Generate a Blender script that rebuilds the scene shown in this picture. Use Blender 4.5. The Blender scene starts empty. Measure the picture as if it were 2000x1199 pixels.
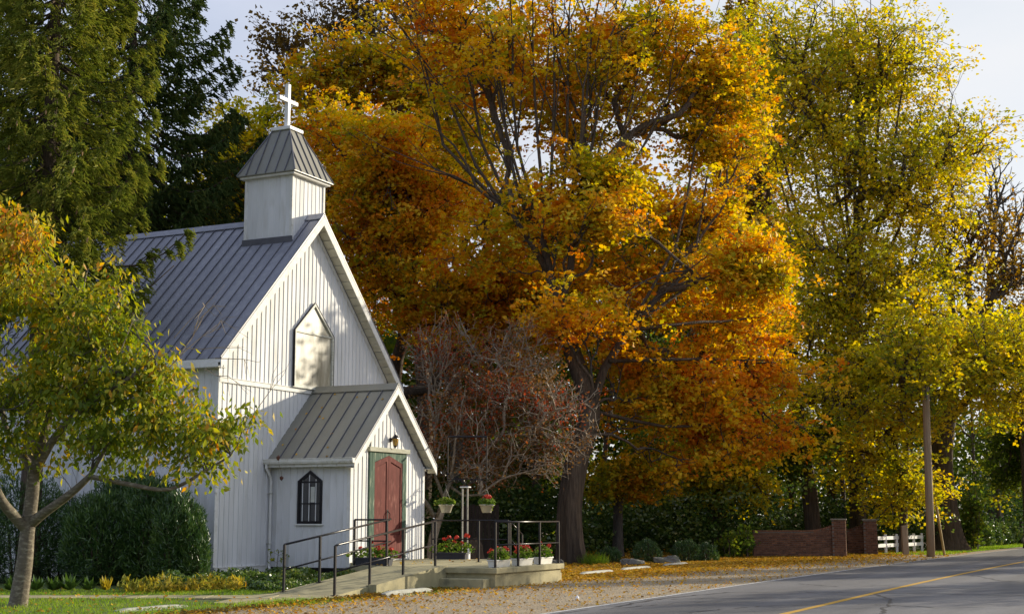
import bpy, math, random
import numpy as np
from mathutils import Vector, Matrix, Euler

# ------------------------------------------------------------------ camera, sky, sun
SC = bpy.context.scene
COL = SC.collection
PITCH = math.radians(8.5)
EYE = 1.6
FPX = 2742.6
cam_d = bpy.data.cameras.new('camera')
cam_d.sensor_width = 36.0
cam_d.lens = 49.37
cam_d.clip_start = 0.1
cam_d.clip_end = 3000
cam = bpy.data.objects.new('camera', cam_d)
COL.objects.link(cam)
cam.location = (0, 0, EYE)
cam.rotation_euler = (math.pi/2 + PITCH, 0, 0)
SC.camera = cam

SUN_L = np.array([1.63, -1.0, 0.53])          # towards the sun, in the church frame
ALPHA = 0.452
UU = np.array([math.sin(ALPHA), math.cos(ALPHA), 0.0])      # along the church front / the road
VV = np.array([-math.cos(ALPHA), math.sin(ALPHA), 0.0])     # into the church
ORG = np.array([-7.388, 35.231, 0.0])
SUN_W = SUN_L[0]*UU + SUN_L[1]*VV + np.array([0, 0, SUN_L[2]])
SUN_W /= np.linalg.norm(SUN_W)
SUN_EL = math.asin(SUN_W[2])
SUN_AZ = math.atan2(SUN_W[0], SUN_W[1])      # clockwise from +Y

W = bpy.data.worlds.new('World')
SC.world = W
W.use_nodes = True
nt = W.node_tree
nt.nodes.clear()
def N(tree, t, **kw):
    n = tree.nodes.new(t)
    for k, v in kw.items():
        setattr(n, k, v)
    return n
out = N(nt, 'ShaderNodeOutputWorld')
bg = N(nt, 'ShaderNodeBackground'); bg.inputs[1].default_value = 0.112
sky = N(nt, 'ShaderNodeTexSky', sky_type='NISHITA', sun_disc=False)
sky.sun_elevation = SUN_EL
sky.sun_rotation = SUN_AZ
sky.air_density = 1.0; sky.dust_density = 1.2; sky.ozone_density = 1.2
tc = N(nt, 'ShaderNodeTexCoord')
mp = N(nt, 'ShaderNodeMapping'); mp.inputs['Scale'].default_value = (1.0, 1.0, 3.2)
nz = N(nt, 'ShaderNodeTexNoise'); nz.inputs['Scale'].default_value = 2.2
nz.inputs['Detail'].default_value = 7; nz.inputs['Roughness'].default_value = 0.55
nt.links.new(tc.outputs['Generated'], mp.inputs[0]); nt.links.new(mp.outputs[0], nz.inputs['Vector'])
cr = N(nt, 'ShaderNodeMapRange'); cr.inputs['From Min'].default_value = 0.30; cr.inputs['From Max'].default_value = 0.62
nt.links.new(nz.outputs['Fac'], cr.inputs['Value'])
dot = N(nt, 'ShaderNodeVectorMath', operation='DOT_PRODUCT')
nt.links.new(tc.outputs['Generated'], dot.inputs[0]); dot.inputs[1].default_value = tuple(SUN_W)
gl = N(nt, 'ShaderNodeMapRange', interpolation_type='SMOOTHSTEP')
gl.inputs['From Min'].default_value = 0.44; gl.inputs['From Max'].default_value = 0.80
gl.inputs['To Min'].default_value = 5.2; gl.inputs['To Max'].default_value = 6.0
nt.links.new(dot.outputs['Value'], gl.inputs['Value'])
hue = N(nt, 'ShaderNodeMapRange', interpolation_type='SMOOTHSTEP'); hue.inputs['From Min'].default_value = 0.1; hue.inputs['From Max'].default_value = 0.75
nt.links.new(dot.outputs['Value'], hue.inputs['Value'])
hm = N(nt, 'ShaderNodeMix', data_type='RGBA'); hm.inputs[6].default_value = (0.78, 0.88, 1.20, 1); hm.inputs[7].default_value = (0.96, 0.98, 1.02, 1)
nt.links.new(hue.outputs[0], hm.inputs[0])
cb = N(nt, 'ShaderNodeVectorMath', operation='SCALE'); nt.links.new(hm.outputs[2], cb.inputs[0])
nt.links.new(gl.outputs[0], cb.inputs['Scale'])
mx = N(nt, 'ShaderNodeMix', data_type='RGBA')
cr.inputs['To Min'].default_value = 0.50; cr.inputs['To Max'].default_value = 0.98
nt.links.new(cr.outputs[0], mx.inputs[0]); nt.links.new(sky.outputs[0], mx.inputs[6]); nt.links.new(cb.outputs[0], mx.inputs[7])
nt.links.new(mx.outputs[2], bg.inputs[0]); nt.links.new(bg.outputs[0], out.inputs[0])

sun_d = bpy.data.lights.new('sun', 'SUN')
sun_d.energy = 5.0
sun_d.angle = math.radians(0.5)
sun_d.color = (1.0, 0.89, 0.70)
sun = bpy.data.objects.new('sun', sun_d); COL.objects.link(sun)
sun.rotation_euler = Vector(SUN_W).to_track_quat('Z', 'Y').to_euler()
sun.location = (30, 20, 40)

SC.view_settings.view_transform = 'Standard'
SC.view_settings.look = 'None'
SC.view_settings.exposure = 0.46
SC.view_settings.gamma = 1.0
SC.view_settings.use_curve_mapping = False
SC.cycles.max_bounces = 6
SC.cycles.diffuse_bounces = 2
SC.cycles.transmission_bounces = 4
SC.cycles.transparent_max_bounces = 6
SC.cycles.caustics_reflective = False
SC.cycles.caustics_refractive = False
SC.cycles.sample_clamp_indirect = 4.0

rng = np.random.default_rng(7)
random.seed(7)

# ------------------------------------------------------------------ helpers
def at(px, py, d):
    """point at camera distance d (along +Y) seen at photo pixel px, py"""
    x = (px-1000)/FPX; z = -(py-599.5)/FPX
    r = np.array([x, math.cos(PITCH)-z*math.sin(PITCH), math.sin(PITCH)+z*math.cos(PITCH)])
    k = d/r[1]
    return np.array([r[0]*k, d, EYE+r[2]*k])
def loc2w(x, y, z=0.0):
    p = ORG + x*UU + y*VV
    return np.array([p[0], p[1], z])
def w2loc(P):
    P = np.atleast_2d(P); d = P - ORG
    return np.stack([d@UU, d@VV, P[:, 2]], 1)
ROTZ = math.pi/2 - ALPHA

class T:
    """a thing: an Empty whose parts are authored in the frame 'church' (local) or 'world'"""
    def __init__(s, name, label, cat, base, frame='L', group=None, kind=None, parent=None):
        o = bpy.data.objects.new(name, None); COL.objects.link(o)
        o.empty_display_size = 0.3
        s.o = o; s.base = np.array(base, float); s.frame = frame
        if frame == 'L':
            o.location = loc2w(*base); o.rotation_euler = (0, 0, ROTZ)
        else:
            o.location = tuple(base)
        if label: o['label'] = label
        if cat: o['category'] = cat
        if group: o['group'] = group
        if kind: o['kind'] = kind
def tag(o, label=None, cat=None, group=None, kind=None):
    if label: o['label'] = label
    if cat: o['category'] = cat
    if group: o['group'] = group
    if kind: o['kind'] = kind
    return o
def raw_mesh(name, v, f_flat, f_len, smooth=False, mat=None, tint=None):
    me = bpy.data.meshes.new(name)
    v = np.asarray(v, np.float32); f_flat = np.asarray(f_flat, np.int32); f_len = np.asarray(f_len, np.int32)
    me.vertices.add(len(v)); me.vertices.foreach_set('co', v.ravel())
    me.loops.add(len(f_flat)); me.loops.foreach_set('vertex_index', f_flat)
    me.polygons.add(len(f_len))
    st = np.concatenate([[0], np.cumsum(f_len)[:-1]]).astype(np.int32)
    me.polygons.foreach_set('loop_start', st); me.polygons.foreach_set('loop_total', f_len)
    if smooth: me.polygons.foreach_set('use_smooth', np.ones(len(f_len), bool))
    me.update(calc_edges=True)
    if tint is not None:
        a = me.attributes.new('tint', 'FLOAT', 'FACE'); a.data.foreach_set('value', np.asarray(tint, np.float32))
    if mat: me.materials.append(mat)
    return me
def put(name, me, th=None, kind=None, sub=None):
    o = bpy.data.objects.new(name, me); COL.objects.link(o)
    if sub is not None: o.parent = sub
    elif th is not None: o.parent = th.o
    if kind: o['kind'] = kind
    return o
class MB:
    def __init__(s): s.v = []; s.f = []; s.n = 0
    def add(s, vs, fs):
        s.v += [tuple(map(float, p)) for p in vs]; s.f += [tuple(i+s.n for i in f) for f in fs]; s.n += len(vs); return s
    def box(s, a, b):
        x0, y0, z0 = a; x1, y1, z1 = b
        return s.add([(x0,y0,z0),(x1,y0,z0),(x1,y1,z0),(x0,y1,z0),(x0,y0,z1),(x1,y0,z1),(x1,y1,z1),(x0,y1,z1)],
              [(0,3,2,1),(4,5,6,7),(0,1,5,4),(1,2,6,5),(2,3,7,6),(3,0,4,7)])
    def bbox(s, a, b, e=.01):
        """box with chamfered edges"""
        x0, y0, z0 = a; x1, y1, z1 = b
        bm_v = []
        fs = []
        for X, sx in ((x0, 1), (x1, -1)):
            for Y, sy in ((y0, 1), (y1, -1)):
                for Z, sz in ((z0, 1), (z1, -1)):
                    bm_v += [(X, Y+sy*e, Z+sz*e), (X+sx*e, Y, Z+sz*e), (X+sx*e, Y+sy*e, Z)]
        def ix(i, j, k, c): return (i*4+j*2+k)*3+c
        for i in (0, 1):
            fs.append([ix(i,0,0,0), ix(i,1,0,0), ix(i,1,1,0), ix(i,0,1,0)])
            fs.append([ix(0,i,0,1), ix(1,i,0,1), ix(1,i,1,1), ix(0,i,1,1)])
            fs.append([ix(0,0,i,2), ix(1,0,i,2), ix(1,1,i,2), ix(0,1,i,2)])
        for i in (0, 1):
            for j in (0, 1):
                fs.append([ix(i,j,0,0), ix(i,j,1,0), ix(i,j,1,1), ix(i,j,0,1)])
                fs.append([ix(i,0,j,0), ix(i,1,j,0), ix(i,1,j,2), ix(i,0,j,2)])
                fs.append([ix(0,i,j,1), ix(1,i,j,1), ix(1,i,j,2), ix(0,i,j,2)])
                for k in (0, 1): fs.append([ix(i,j,k,0), ix(i,j,k,1), ix(i,j,k,2)])
        return s.add(bm_v, fs)
    def prism(s, poly, axis, a, b):
        """extrude 2D polygon: axis 'y' -> poly in (x,z); 'x' -> (y,z); 'z' -> (x,y)"""
        def mk(p, t):
            if axis == 'y': return (p[0], t, p[1])
            if axis == 'x': return (t, p[0], p[1])
            return (p[0], p[1], t)
        n = len(poly)
        vs = [mk(p, a) for p in poly] + [mk(p, b) for p in poly]
        fs = [tuple(range(n))[::-1], tuple(range(n, 2*n))] + [(i, (i+1) % n, n+(i+1) % n, n+i) for i in range(n)]
        return s.add(vs, fs)
    def tube(s, pts, r, k=8, closed=False, caps=True):
        pts = [np.array(p, float) for p in pts]; n = len(pts)
        rr = r if hasattr(r, '__len__') else [r]*n
        ref = None; base = s.n; vs = []
        for i in range(n):
            if closed: d = pts[(i+1) % n]-pts[i-1]
            else: d = pts[min(i+1, n-1)]-pts[max(i-1, 0)]
            d = d/(np.linalg.norm(d)+1e-9)
            if ref is None:
                ref = np.cross(d, [0, 0, 1]) if abs(d[2]) < .9 else np.cross(d, [1, 0, 0])
            u = ref - d*(ref@d); u /= np.linalg.norm(u)+1e-9; ref = u; w = np.cross(d, u)
            for j in range(k):
                a = 2*math.pi*(j+.5)/k
                vs.append(pts[i]+rr[i]*(math.cos(a)*u+math.sin(a)*w))
        fs = []
        for i in range(n if closed else n-1):
            i2 = (i+1) % n
            for j in range(k):
                fs.append((i*k+j, i*k+(j+1) % k, i2*k+(j+1) % k, i2*k+j))
        if caps and not closed:
            fs.append(tuple(range(k))[::-1]); fs.append(tuple((n-1)*k+j for j in range(k)))
        return s.add(vs, fs)
    def lathe(s, c, prof, k=16, squash=1.0):
        vs = []; fs = []
        for (r, z) in prof:
            for j in range(k):
                a = 2*math.pi*j/k; vs.append((c[0]+r*math.cos(a), c[1]+r*squash*math.sin(a), c[2]+z))
        for i in range(len(prof)-1):
            for j in range(k): fs.append((i*k+j, i*k+(j+1) % k, (i+1)*k+(j+1) % k, (i+1)*k+j))
        fs.append(tuple(range(k))[::-1]); fs.append(tuple((len(prof)-1)*k+j for j in range(k)))
        return s.add(vs, fs)
    def build(s, name, mat, th=None, sub=None, kind=None, smooth=False, label=None):
        v = np.array(s.v, float)
        if th is not None: v = v - th.base
        me = bpy.data.meshes.new(name)
        me.from_pydata([tuple(p) for p in v], [], s.f); me.update()
        if smooth:
            me.polygons.foreach_set('use_smooth', np.ones(len(s.f), bool))
        if mat: me.materials.append(mat)
        o = put(name, me, th, kind, sub)
        if label: o['label'] = label
        return o
def norm(a): return a/(np.linalg.norm(a, axis=-1, keepdims=True)+1e-9)

# ------------------------------------------------------------------ materials
def mat(name, c1, c2=None, scale=4.0, rough=0.6, bump=0.0, bscale=None, metallic=0.0, stretch=(1, 1, 1),
        c3=None, s3=30.0, lo=.35, hi=.65, spec=0.4, detail=6, rnd=True, vary=0.0, world=False, thr3=(.5, .7)):
    m = bpy.data.materials.new(name); m.use_nodes = True; t = m.node_tree; L = t.links
    b = t.nodes['Principled BSDF']
    b.inputs['Roughness'].default_value = rough; b.inputs['Metallic'].default_value = metallic
    b.inputs['Specular IOR Level'].default_value = spec
    if c2 is None: c2 = tuple(x*.8 for x in c1)
    if world:
        g = N(t, 'ShaderNodeNewGeometry'); src = g.outputs['Position']
    else:
        g = N(t, 'ShaderNodeTexCoord'); src = g.outputs['Object']
    if rnd and not world:
        oi = N(t, 'ShaderNodeObjectInfo'); ml = N(t, 'ShaderNodeMath', operation='MULTIPLY'); ml.inputs[1].default_value = 37.0
        L.new(oi.outputs['Random'], ml.inputs[0])
        ad = N(t, 'ShaderNodeVectorMath', operation='ADD'); L.new(src, ad.inputs[0]); L.new(ml.outputs[0], ad.inputs[1]); src = ad.outputs[0]
    mpn = N(t, 'ShaderNodeMapping'); mpn.inputs['Scale'].default_value = stretch; L.new(src, mpn.inputs[0])
    no = N(t, 'ShaderNodeTexNoise'); no.inputs['Scale'].default_value = scale; no.inputs['Detail'].default_value = detail
    no.inputs['Roughness'].default_value = .6
    L.new(mpn.outputs[0], no.inputs['Vector'])
    mr = N(t, 'ShaderNodeMapRange'); mr.inputs['From Min'].default_value = lo; mr.inputs['From Max'].default_value = hi
    L.new(no.outputs['Fac'], mr.inputs['Value'])
    mi = N(t, 'ShaderNodeMix', data_type='RGBA'); mi.inputs[6].default_value = (*c1, 1); mi.inputs[7].default_value = (*c2, 1)
    L.new(mr.outputs[0], mi.inputs[0]); colo = mi.outputs[2]
    if c3 is not None:
        n3 = N(t, 'ShaderNodeTexNoise'); n3.inputs['Scale'].default_value = s3; n3.inputs['Detail'].default_value = 4
        L.new(mpn.outputs[0], n3.inputs['Vector'])
        m3 = N(t, 'ShaderNodeMapRange'); m3.inputs['From Min'].default_value = thr3[0]; m3.inputs['From Max'].default_value = thr3[1]
        L.new(n3.outputs['Fac'], m3.inputs['Value'])
        mi3 = N(t, 'ShaderNodeMix', data_type='RGBA'); mi3.inputs[7].default_value = (*c3, 1)
        L.new(m3.outputs[0], mi3.inputs[0]); L.new(colo, mi3.inputs[6]); colo = mi3.outputs[2]
    if vary > 0:
        oi2 = N(t, 'ShaderNodeObjectInfo'); hs = N(t, 'ShaderNodeHueSaturation')
        mrv = N(t, 'ShaderNodeMapRange'); mrv.inputs['To Min'].default_value = 1-vary; mrv.inputs['To Max'].default_value = 1+vary
        L.new(oi2.outputs['Random'], mrv.inputs['Value']); L.new(mrv.outputs[0], hs.inputs['Value']); L.new(colo, hs.inputs['Color']); colo = hs.outputs[0]
    L.new(colo, b.inputs['Base Color'])
    if bump > 0:
        nb = N(t, 'ShaderNodeTexNoise'); nb.inputs['Scale'].default_value = bscale or scale*4; nb.inputs['Detail'].default_value = 5
        L.new(mpn.outputs[0], nb.inputs['Vector'])
        bp = N(t, 'ShaderNodeBump'); bp.inputs['Strength'].default_value = 1.0; bp.inputs['Distance'].default_value = bump
        L.new(nb.outputs['Fac'], bp.inputs['Height']); L.new(bp.outputs[0], b.inputs['Normal'])
    return m
def leaf_mat(name, cols, scale=.25, trans=.5, wn=.55, rough=.6, spec=.1, boost=1.25, gain=1.0):
    cols = [(p, tuple(min(.88, x*gain) for x in c)) for p, c in cols]
    """cols: ramp [(pos, rgb)...]; position = mix of the leaf's own tint and slow drift through the crown"""
    m = bpy.data.materials.new(name); m.use_nodes = True; t = m.node_tree; L = t.links
    b = t.nodes['Principled BSDF']; o = t.nodes['Material Output']
    b.inputs['Roughness'].default_value = rough; b.inputs['Specular IOR Level'].default_value = spec
    at_ = N(t, 'ShaderNodeAttribute', attribute_name='tint')
    tcn = N(t, 'ShaderNodeTexCoord')
    no = N(t, 'ShaderNodeTexNoise'); no.inputs['Scale'].default_value = scale; no.inputs['Detail'].default_value = 3
    L.new(tcn.outputs['Object'], no.inputs['Vector'])
    mr = N(t, 'ShaderNodeMapRange'); mr.inputs['From Min'].default_value = .3; mr.inputs['From Max'].default_value = .7
    L.new(no.outputs['Fac'], mr.inputs['Value'])
    mi = N(t, 'ShaderNodeMix', data_type='FLOAT'); mi.inputs[0].default_value = wn
    L.new(at_.outputs['Fac'], mi.inputs[2]); L.new(mr.outputs[0], mi.inputs[3])
    r = N(t, 'ShaderNodeValToRGB'); el = r.color_ramp.elements
    while len(el) > 1: el.remove(el[-1])
    el[0].position = cols[0][0]; el[0].color = (*cols[0][1], 1)
    for p, c in cols[1:]:
        e = el.new(p); e.color = (*c, 1)
    L.new(mi.outputs[0], r.inputs[0]); L.new(r.outputs[0], b.inputs['Base Color'])
    tr = N(t, 'ShaderNodeBsdfTranslucent')
    hs = N(t, 'ShaderNodeHueSaturation'); hs.inputs['Value'].default_value = boost; hs.inputs['Saturation'].default_value = 1.08
    L.new(r.outputs[0], hs.inputs['Color']); L.new(hs.outputs[0], tr.inputs[0])
    ms = N(t, 'ShaderNodeMixShader'); ms.inputs[0].default_value = trans
    L.new(b.outputs[0], ms.inputs[1]); L.new(tr.outputs[0], ms.inputs[2]); L.new(ms.outputs[0], o.inputs[0])
    return m

M = {}
M['siding'] = mat('white_siding', (.77, .77, .76), (.68, .68, .66), scale=2.2, rough=.75, spec=.15, stretch=(1, 1, .25), c3=(.57, .56, .51), s3=3.5, bump=.0006, bscale=60, thr3=(.55, .78), vary=.03)
M['trim'] = mat('white_trim', (.80, .79, .75), (.68, .67, .61), scale=5, rough=.7, spec=.15, c3=(.45, .42, .33), s3=9, thr3=(.6, .8), bump=.0008)
M['oldtrim'] = mat('weathered_trim', (.62, .62, .56), (.42, .42, .34), scale=7, rough=.6, stretch=(1, 1, 3), bump=.002)
M['roof'] = mat('grey_roof_metal', (.225, .23, .27), (.19, .195, .23), scale=1.2, rough=.42, metallic=0., spec=.5, c3=(.27, .275, .305), s3=6, vary=.11, stretch=(1, 1, .3))
M['roof_warm'] = mat('olive_roof_metal', (.215, .21, .175), (.175, .17, .14), scale=1.2, rough=.45, spec=.5, c3=(.20, .19, .15), s3=5, vary=.05, stretch=(1, 1, .3))
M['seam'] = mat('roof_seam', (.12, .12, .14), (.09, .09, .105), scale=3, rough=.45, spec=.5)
M['concrete'] = mat('concrete', (.42, .37, .205), (.30, .265, .145), scale=2.2, rough=.85, bump=.004, bscale=40, c3=(.17, .16, .10), s3=2.8, thr3=(.52, .72))
M['stop'] = mat('wheel_stop_concrete', (.42, .42, .36), (.30, .30, .25), scale=6, rough=.9, bump=.004, bscale=30)
M['black'] = mat('black_metal', (.008, .007, .009), (.014, .012, .014), scale=12, rough=.3, spec=.3)
M['door'] = mat('red_brown_door', (.145, .04, .032), (.10, .026, .021), scale=3, rough=.75, spec=.1, stretch=(3, 3, .6), c3=(.25, .10, .08), s3=5, thr3=(.58, .74), bump=.001)
M['green'] = mat('green_painted_board', (.055, .10, .075), (.10, .14, .10), scale=3, rough=.8, spec=.1, stretch=(3, 3, .5), c3=(.34, .36, .27), s3=6, thr3=(.55, .75), bump=.001)
M['lintel'] = mat('bare_wood_lintel', (.42, .42, .33), (.28, .28, .2), scale=6, rough=.8, stretch=(.4, 1, 3), bump=.003)
M['glassdark'] = mat('window_glass', (.02, .022, .028), (.03, .03, .035), scale=1, rough=.06, spec=1.0)
M['cover'] = mat('clouded_window_cover', (.55, .53, .43), (.27, .25, .18), scale=1.3, rough=.4, stretch=(2.5, 1, .6), c3=(.17, .16, .11), s3=1.7, thr3=(.50, .66), spec=.4)
M['window_light'] = mat('pale_window_light', (.60, .60, .52), (.45, .46, .42), scale=3)  # pale tone standing in for light in the porch side window
M['white'] = mat('white_paint', (.78, .78, .76), (.68, .68, .66), scale=4, rough=.5)
M['bark'] = mat('brown_bark', (.12, .085, .055), (.055, .04, .026), scale=3, rough=.95, stretch=(5, 5, .6), bump=.05, bscale=5, rnd=False)
M['maplebark'] = mat('maple_bark', (.16, .115, .075), (.07, .05, .034), scale=2.5, rough=.95, stretch=(6, 6, .5), bump=.08, bscale=4, rnd=False)
M['soffit'] = mat('cream_soffit', (.58, .56, .46), (.46, .44, .35), scale=5, rough=.8, spec=.1, vary=.08)
M['greybark'] = mat('grey_bark', (.115, .10, .08), (.055, .045, .035), scale=5, rough=.9, stretch=(4, 4, .8), bump=.03, bscale=8, rnd=False)
M['twig'] = mat('tan_twigs', (.34, .28, .20), (.17, .13, .09), scale=4, rough=.7, rnd=False)
M['cherrybark'] = mat('banded_cherry_bark', (.15, .125, .082), (.105, .085, .058), scale=2.5, rough=.85, stretch=(3, 3, 7), bump=.012, bscale=5, c3=(.26, .23, .16), s3=3, rnd=False)
M['wood'] = mat('pole_wood', (.40, .29, .18), (.27, .19, .115), scale=2, rough=.85, stretch=(8, 8, .4), bump=.006, bscale=12)
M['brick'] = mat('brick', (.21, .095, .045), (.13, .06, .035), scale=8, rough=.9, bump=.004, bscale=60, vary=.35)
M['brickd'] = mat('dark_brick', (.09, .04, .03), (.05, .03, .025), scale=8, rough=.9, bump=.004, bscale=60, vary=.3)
M['mortar'] = mat('mortar', (.22, .19, .15), (.15, .13, .10), scale=9, rough=.95)
M['cap'] = mat('pillar_cap_stone', (.30, .27, .2), (.2, .18, .13), scale=6, rough=.9, bump=.004)
M['rock'] = mat('grey_rock', (.20, .195, .175), (.11, .105, .09), scale=3, rough=.9, bump=.03, bscale=6, c3=(.2, .2, .12), s3=5)
M['soil'] = mat('potting_soil', (.03, .022, .015), (.05, .035, .02), scale=20, rough=1)
M['planter'] = mat('white_planter', (.74, .73, .68), (.6, .58, .5), scale=4, rough=.45)
M['darkplanter'] = mat('dark_planter', (.03, .035, .05), (.045, .045, .055), scale=5, rough=.5)
M['pot'] = mat('cream_pot', (.52, .50, .38), (.42, .40, .30), scale=5, rough=.5)
M['galv'] = mat('galvanised_steel', (.19, .19, .175), (.12, .12, .11), scale=8, rough=.4, metallic=.3)
M['flower'] = mat('red_petals', (.62, .025, .012), (.80, .07, .02), scale=30, rough=.5)
M['pinkflower'] = mat('faded_petals', (.55, .30, .16), (.40, .30, .18), scale=30, rough=.6)
M['amber'] = mat('amber_glass', (.60, .36, .06), (.40, .22, .03), scale=12, rough=.2, spec=.8)
M['yellow_guard'] = mat('wire_guard', (.40, .27, .08), (.3, .2, .06), scale=5)
M['housewall'] = mat('pale_house_wall', (.45, .45, .45), (.36, .36, .37), scale=2)
M['darkwood'] = mat('dark_fence_boards', (.055, .04, .028), (.035, .026, .02), scale=4, rough=.9, stretch=(4, 4, .5), vary=.25)
M['conebrown'] = mat('spruce_cone', (.42, .27, .12), (.28, .16, .07), scale=40, rough=.7, bump=.004, bscale=90)
M['deadleaf'] = mat('brown_dead_leaf', (.14, .05, .025), (.09, .035, .02), scale=20, rough=.7)
M['paper'] = mat('white_litter', (.75, .75, .75), (.65, .65, .65), scale=20)
M['line_w'] = mat('white_road_paint', (.62, .62, .60), (.38, .38, .37), scale=7, rough=.7, c3=(.14, .14, .14), s3=40, thr3=(.55, .68), world=True)
M['line_y'] = mat('yellow_road_paint', (.58, .33, .03), (.48, .27, .03), scale=2, rough=.7, c3=(.2, .14, .06), s3=50, thr3=(.6, .75), world=True)
M['tar'] = mat('tar_seal', (.03, .03, .032), (.045, .045, .045), scale=8, rough=.6)
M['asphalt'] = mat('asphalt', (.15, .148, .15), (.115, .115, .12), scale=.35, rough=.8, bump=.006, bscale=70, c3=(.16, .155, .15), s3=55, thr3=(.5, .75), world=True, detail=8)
M['gravel'] = mat('gravel', (.36, .275, .165), (.22, .16, .09), scale=1.1, rough=.95, bump=.02, bscale=22, c3=(.50, .44, .33), s3=26, thr3=(.52, .7), world=True, detail=9)
M['floor'] = mat('woodland_floor', (.10, .065, .03), (.05, .045, .02), scale=.8, rough=1, bump=.03, bscale=12, c3=(.16, .09, .03), s3=9, thr3=(.5, .65), world=True, detail=8)
M['lawn'] = mat('lawn_base', (.10, .14, .028), (.065, .10, .02), scale=1.5, rough=1, bump=.02, bscale=30, c3=(.11, .10, .03), s3=9, thr3=(.55, .7), world=True, detail=8)
M['pebble'] = mat('pebbles', (.38, .32, .22), (.24, .2, .14), scale=3, rough=.9, rnd=False)

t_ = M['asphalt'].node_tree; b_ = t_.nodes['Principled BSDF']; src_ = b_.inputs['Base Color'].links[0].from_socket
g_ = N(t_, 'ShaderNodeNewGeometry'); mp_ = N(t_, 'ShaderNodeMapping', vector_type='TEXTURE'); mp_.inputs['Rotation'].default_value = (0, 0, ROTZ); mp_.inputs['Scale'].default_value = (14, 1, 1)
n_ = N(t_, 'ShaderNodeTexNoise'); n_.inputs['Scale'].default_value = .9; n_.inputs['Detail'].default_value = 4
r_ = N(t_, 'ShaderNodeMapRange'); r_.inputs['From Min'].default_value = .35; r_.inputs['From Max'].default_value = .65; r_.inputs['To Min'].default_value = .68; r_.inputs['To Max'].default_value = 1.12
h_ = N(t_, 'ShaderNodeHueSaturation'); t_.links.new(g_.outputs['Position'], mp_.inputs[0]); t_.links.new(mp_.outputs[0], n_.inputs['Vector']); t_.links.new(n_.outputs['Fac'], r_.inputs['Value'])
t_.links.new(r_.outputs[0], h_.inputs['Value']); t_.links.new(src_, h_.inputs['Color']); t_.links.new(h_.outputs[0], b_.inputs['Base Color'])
OR, YL, GR = (.50, .17, .012), (.56, .36, .02), (.13, .17, .02)
RD = (.38, .07, .012)
M['l_maple'] = leaf_mat('orange_maple_leaves', [(0, (.12, .16, .02)), (.22, (.32, .31, .02)), (.42, (.64, .46, .03)), (.6, (.68, .35, .02)), (.78, (.62, .20, .015)), (1, (.40, .07, .015))], scale=.45, wn=.35, boost=1.4, trans=.42, gain=1.15)
M['l_maple2'] = leaf_mat('dull_orange_maple_leaves', [(0, (.08, .12, .018)), (.3, (.26, .26, .02)), (.5, (.52, .37, .02)), (.75, (.56, .23, .015)), (1, (.40, .09, .012))], scale=.35, boost=1.3, wn=.35, trans=.42, gain=1.2)
M['l_yellow'] = leaf_mat('yellow_green_leaves', [(0, (.07, .11, .018)), (.25, (.20, .23, .025)), (.5, (.46, .40, .03)), (.78, (.56, .38, .03)), (1, (.42, .20, .02))], scale=.35, boost=1.4, wn=.32, trans=.48, gain=1.25)
M['l_green'] = leaf_mat('green_leaves', [(0, (.03, .06, .012)), (.45, (.08, .12, .016)), (.8, (.20, .20, .02)), (1, (.34, .24, .02))], scale=.3, gain=1.25)
M['l_bronze'] = leaf_mat('bronze_leaves', [(0, (.10, .08, .02)), (.5, (.24, .15, .02)), (1, (.30, .12, .02))], scale=.3, trans=.45, gain=1.4)
M['l_dark'] = leaf_mat('dark_brown_leaves', [(0, (.09, .06, .02)), (.6, (.16, .10, .02)), (1, (.24, .13, .02))], scale=.3, trans=.35)
M['l_red'] = leaf_mat('dark_red_leaves', [(0, (.14, .08, .03)), (.45, (.24, .13, .04)), (.75, (.34, .05, .025)), (.9, (.42, .10, .02)), (1, (.46, .24, .03))], scale=.5, trans=.4)
M['l_cherry'] = leaf_mat('cherry_leaves', [(0, (.07, .12, .015)), (.28, (.19, .24, .02)), (.5, (.42, .38, .03)), (.7, (.56, .30, .03)), (.86, (.52, .15, .02)), (1, (.38, .08, .02))], scale=.8, trans=.45, rough=.5, spec=.2, wn=.3, boost=1.4, gain=.98)
M['l_spruce'] = leaf_mat('spruce_needles', [(0, (.06, .10, .024)), (.5, (.20, .24, .035)), (1, (.44, .38, .07))], scale=.8, trans=.35, rough=.5, wn=.3, gain=.95, boost=1.3)
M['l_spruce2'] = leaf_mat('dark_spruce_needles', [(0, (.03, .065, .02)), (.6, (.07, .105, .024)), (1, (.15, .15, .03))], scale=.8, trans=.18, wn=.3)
M['l_yew'] = leaf_mat('yew_needles', [(0, (.014, .04, .014)), (.5, (.05, .11, .024)), (1, (.16, .24, .05))], scale=1.2, trans=.2, rough=.35, spec=.6, wn=.3)
M['l_litter'] = leaf_mat('fallen_leaves', [(0, (.16, .09, .03)), (.3, (.40, .23, .04)), (.6, (.62, .40, .05)), (.85, (.62, .28, .03)), (1, (.36, .10, .02))], scale=.6, trans=.25, wn=.2)
M['l_grass'] = leaf_mat('grass_blades', [(0, (.10, .18, .02)), (.5, (.20, .32, .03)), (.85, (.33, .40, .05)), (1, (.32, .28, .06))], scale=.8, trans=.45, wn=.5)
M['l_cover'] = leaf_mat('ground_cover_leaves', [(0, (.04, .09, .018)), (.5, (.10, .17, .03)), (.85, (.22, .26, .05)), (1, (.35, .30, .06))], scale=.9, trans=.3, rough=.3, spec=.7, wn=.4)
M['l_shade'] = leaf_mat('shaded_undergrowth_leaves', [(0, (.02, .045, .014)), (.6, (.05, .09, .02)), (1, (.13, .15, .03))], scale=.6, trans=.3, rough=.7, spec=.1, wn=.3)
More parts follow.
